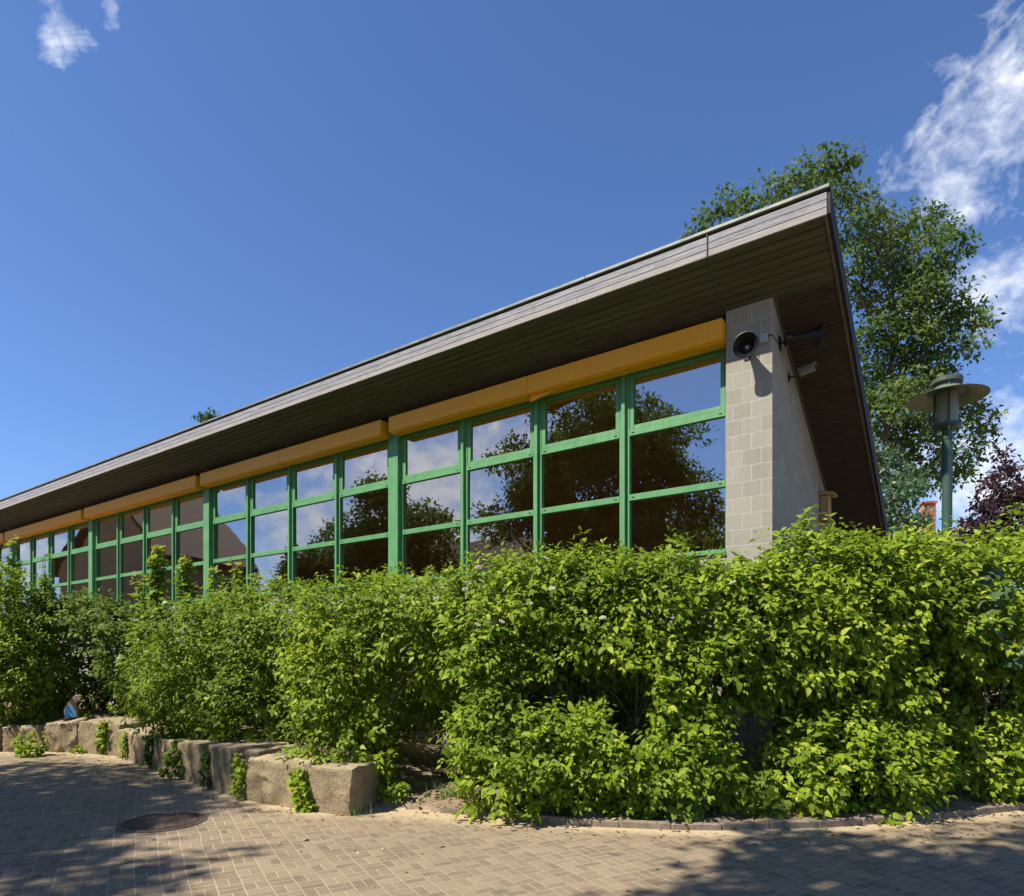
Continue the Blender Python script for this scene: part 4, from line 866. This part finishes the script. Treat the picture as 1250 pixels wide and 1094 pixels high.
def crown_clumps(c, rad, n, r, seed):
    rg = np.random.default_rng(seed); d = nz(rg.normal(0, 1, (n, 3))); d[:, 2] = np.where(d[:, 2] < -.75, -d[:, 2], d[:, 2])
    p = np.array(c) + d * np.array(rad) * rg.uniform(.45, 1.0, (n, 1)); return [(*q, r * rg.uniform(.7, 1.25)) for q in p]
GS = 'street trees behind the photographer, mirrored in the panes and shading the paving'
tree('street_tree', 'big leafy street tree left of the view, mirrored in the right panes', (-11.6, 3.0, 0), crown_clumps((-13.3, 2.3, 8.0), (4.4, 4.2, 4.5), 86, 1.2, 5), L_far, 91, .19, 520, trunk_r=.28, tm=.6, group=GS)
tree('street_tree', 'leafy street tree beside the camera, shading the right foreground paving', (-2.4, -.8, 0), crown_clumps((-2.4, .05, 9.0), (3.7, 2.7, 2.1), 66, 1.05, 6), L_far, 92, .21, 430, trunk_r=.22, tm=.6, group=GS)
def bl(u, w): p = C0 + DU * u - NO * w; return (p.x, p.y, 0)      # w inward
for i, (u, w, h, r, lab) in enumerate(((-2, -22, 10, 4.5, 'far dark tree mirrored beside the pier'), (19.5, -12, 9.4, 2.6, 'slender garden tree mirrored in the last panes of the second bay'), (22, -24, 9, 3.2, 'far street tree mirrored in the second bay'), (4.5, -23, 11, 4.8, 'far street tree mirrored low in the right panes'), (12.5, -25, 9.5, 4.5, 'broad low tree beyond the street, mirrored in the middle panes'), (26.5, -14, 7.6, 2.2, 'mirrored garden tree before the tiled house'))):
    b = bl(u, w); tree('garden_tree', lab, b, crown_clumps((b[0], b[1], h * .58), (r, r, h * .42), 34, 1.5, 30 + i), L_far, 95 + i, .26, 300, trunk_r=.2, tm=.6, group=GS)

# ------------------------------------------------------------------ houses
def house(name, label, loc, rotz, w, d, he, hr, wallm, roofm, chimney=None, wins=()):
    e = thing(name, label, 'house', loc, rotz)
    mb = MB(); mb.prism([(-w / 2, -d / 2, -.2), (w / 2, -d / 2, -.2), (w / 2, -d / 2, he), (0, -d / 2, hr - .05), (-w / 2, -d / 2, he)], (0, d, 0)); mb.build('wall', wallm, e)
    o = .45; sl = (hr - he) / (w / 2); mb = MB()
    mb.prism([(-w / 2 - o, -d / 2 - o, he - o * sl + .02), (0, -d / 2 - o, hr + .02), (w / 2 + o, -d / 2 - o, he - o * sl + .02), (w / 2 + o, -d / 2 - o, he - o * sl + .25), (0, -d / 2 - o, hr + .25), (-w / 2 - o, -d / 2 - o, he - o * sl + .25)], (0, d + 2 * o, 0))
    rf = mb.build('roof', roofm, e)
    if chimney:
        cx_, cy_, cw, cz = chimney; MB().box(cx_ - cw / 2, cx_ + cw / 2, cy_ - cw / 2, cy_ + cw / 2, he, cz).build('chimney', M_brick, rf); MB().box(cx_ - cw / 2 - .05, cx_ + cw / 2 + .05, cy_ - cw / 2 - .05, cy_ + cw / 2 + .05, cz + .002, cz + .1).build('chimney_cap', M_brick, rf)
    for (x, z, ww, hh) in wins:
        f = MB().box(x - ww / 2, x + ww / 2, -d / 2 - .04, -d / 2 - .003, z - hh / 2, z + hh / 2).build('window', M_white_plastic, e); MB().box(x - ww / 2 + .08, x + ww / 2 - .08, -d / 2 - .05, -d / 2 - .042, z - hh / 2 + .08, z + hh / 2 - .08).build('pane', M_black, f)
    return e
ch = at(1143, 612, 30)
house('brick_house', 'house beyond the hedge with only its red brick chimney showing', (ch.x, 33, 0), R(0), 9, 6, 3.2, 6.3, M_brick, M_rooftile, (0, -2.4, .44, ch.z))
b = bl(35.5, -9.5); house('tiled_house', 'ochre gabled house across the yard, mirrored in the left panes', b, BROT + math.pi, 11, 5, 6.6, 10.9, M_render, M_rooftile, None, [(x, z, 1.1, 1.5) for x in (-3.5, -1.2, 1.2, 3.5) for z in (1.9, 4.8)])
b = bl(17.5, -17); house('low_house', 'low red brick house across the yard, mirrored under the transoms', b, BROT + math.pi / 2, 8, 12, 4.4, 7.2, M_brick, M_rooftile, None, [(x, 1.6, 1.2, 1.2) for x in (-2, 2)])
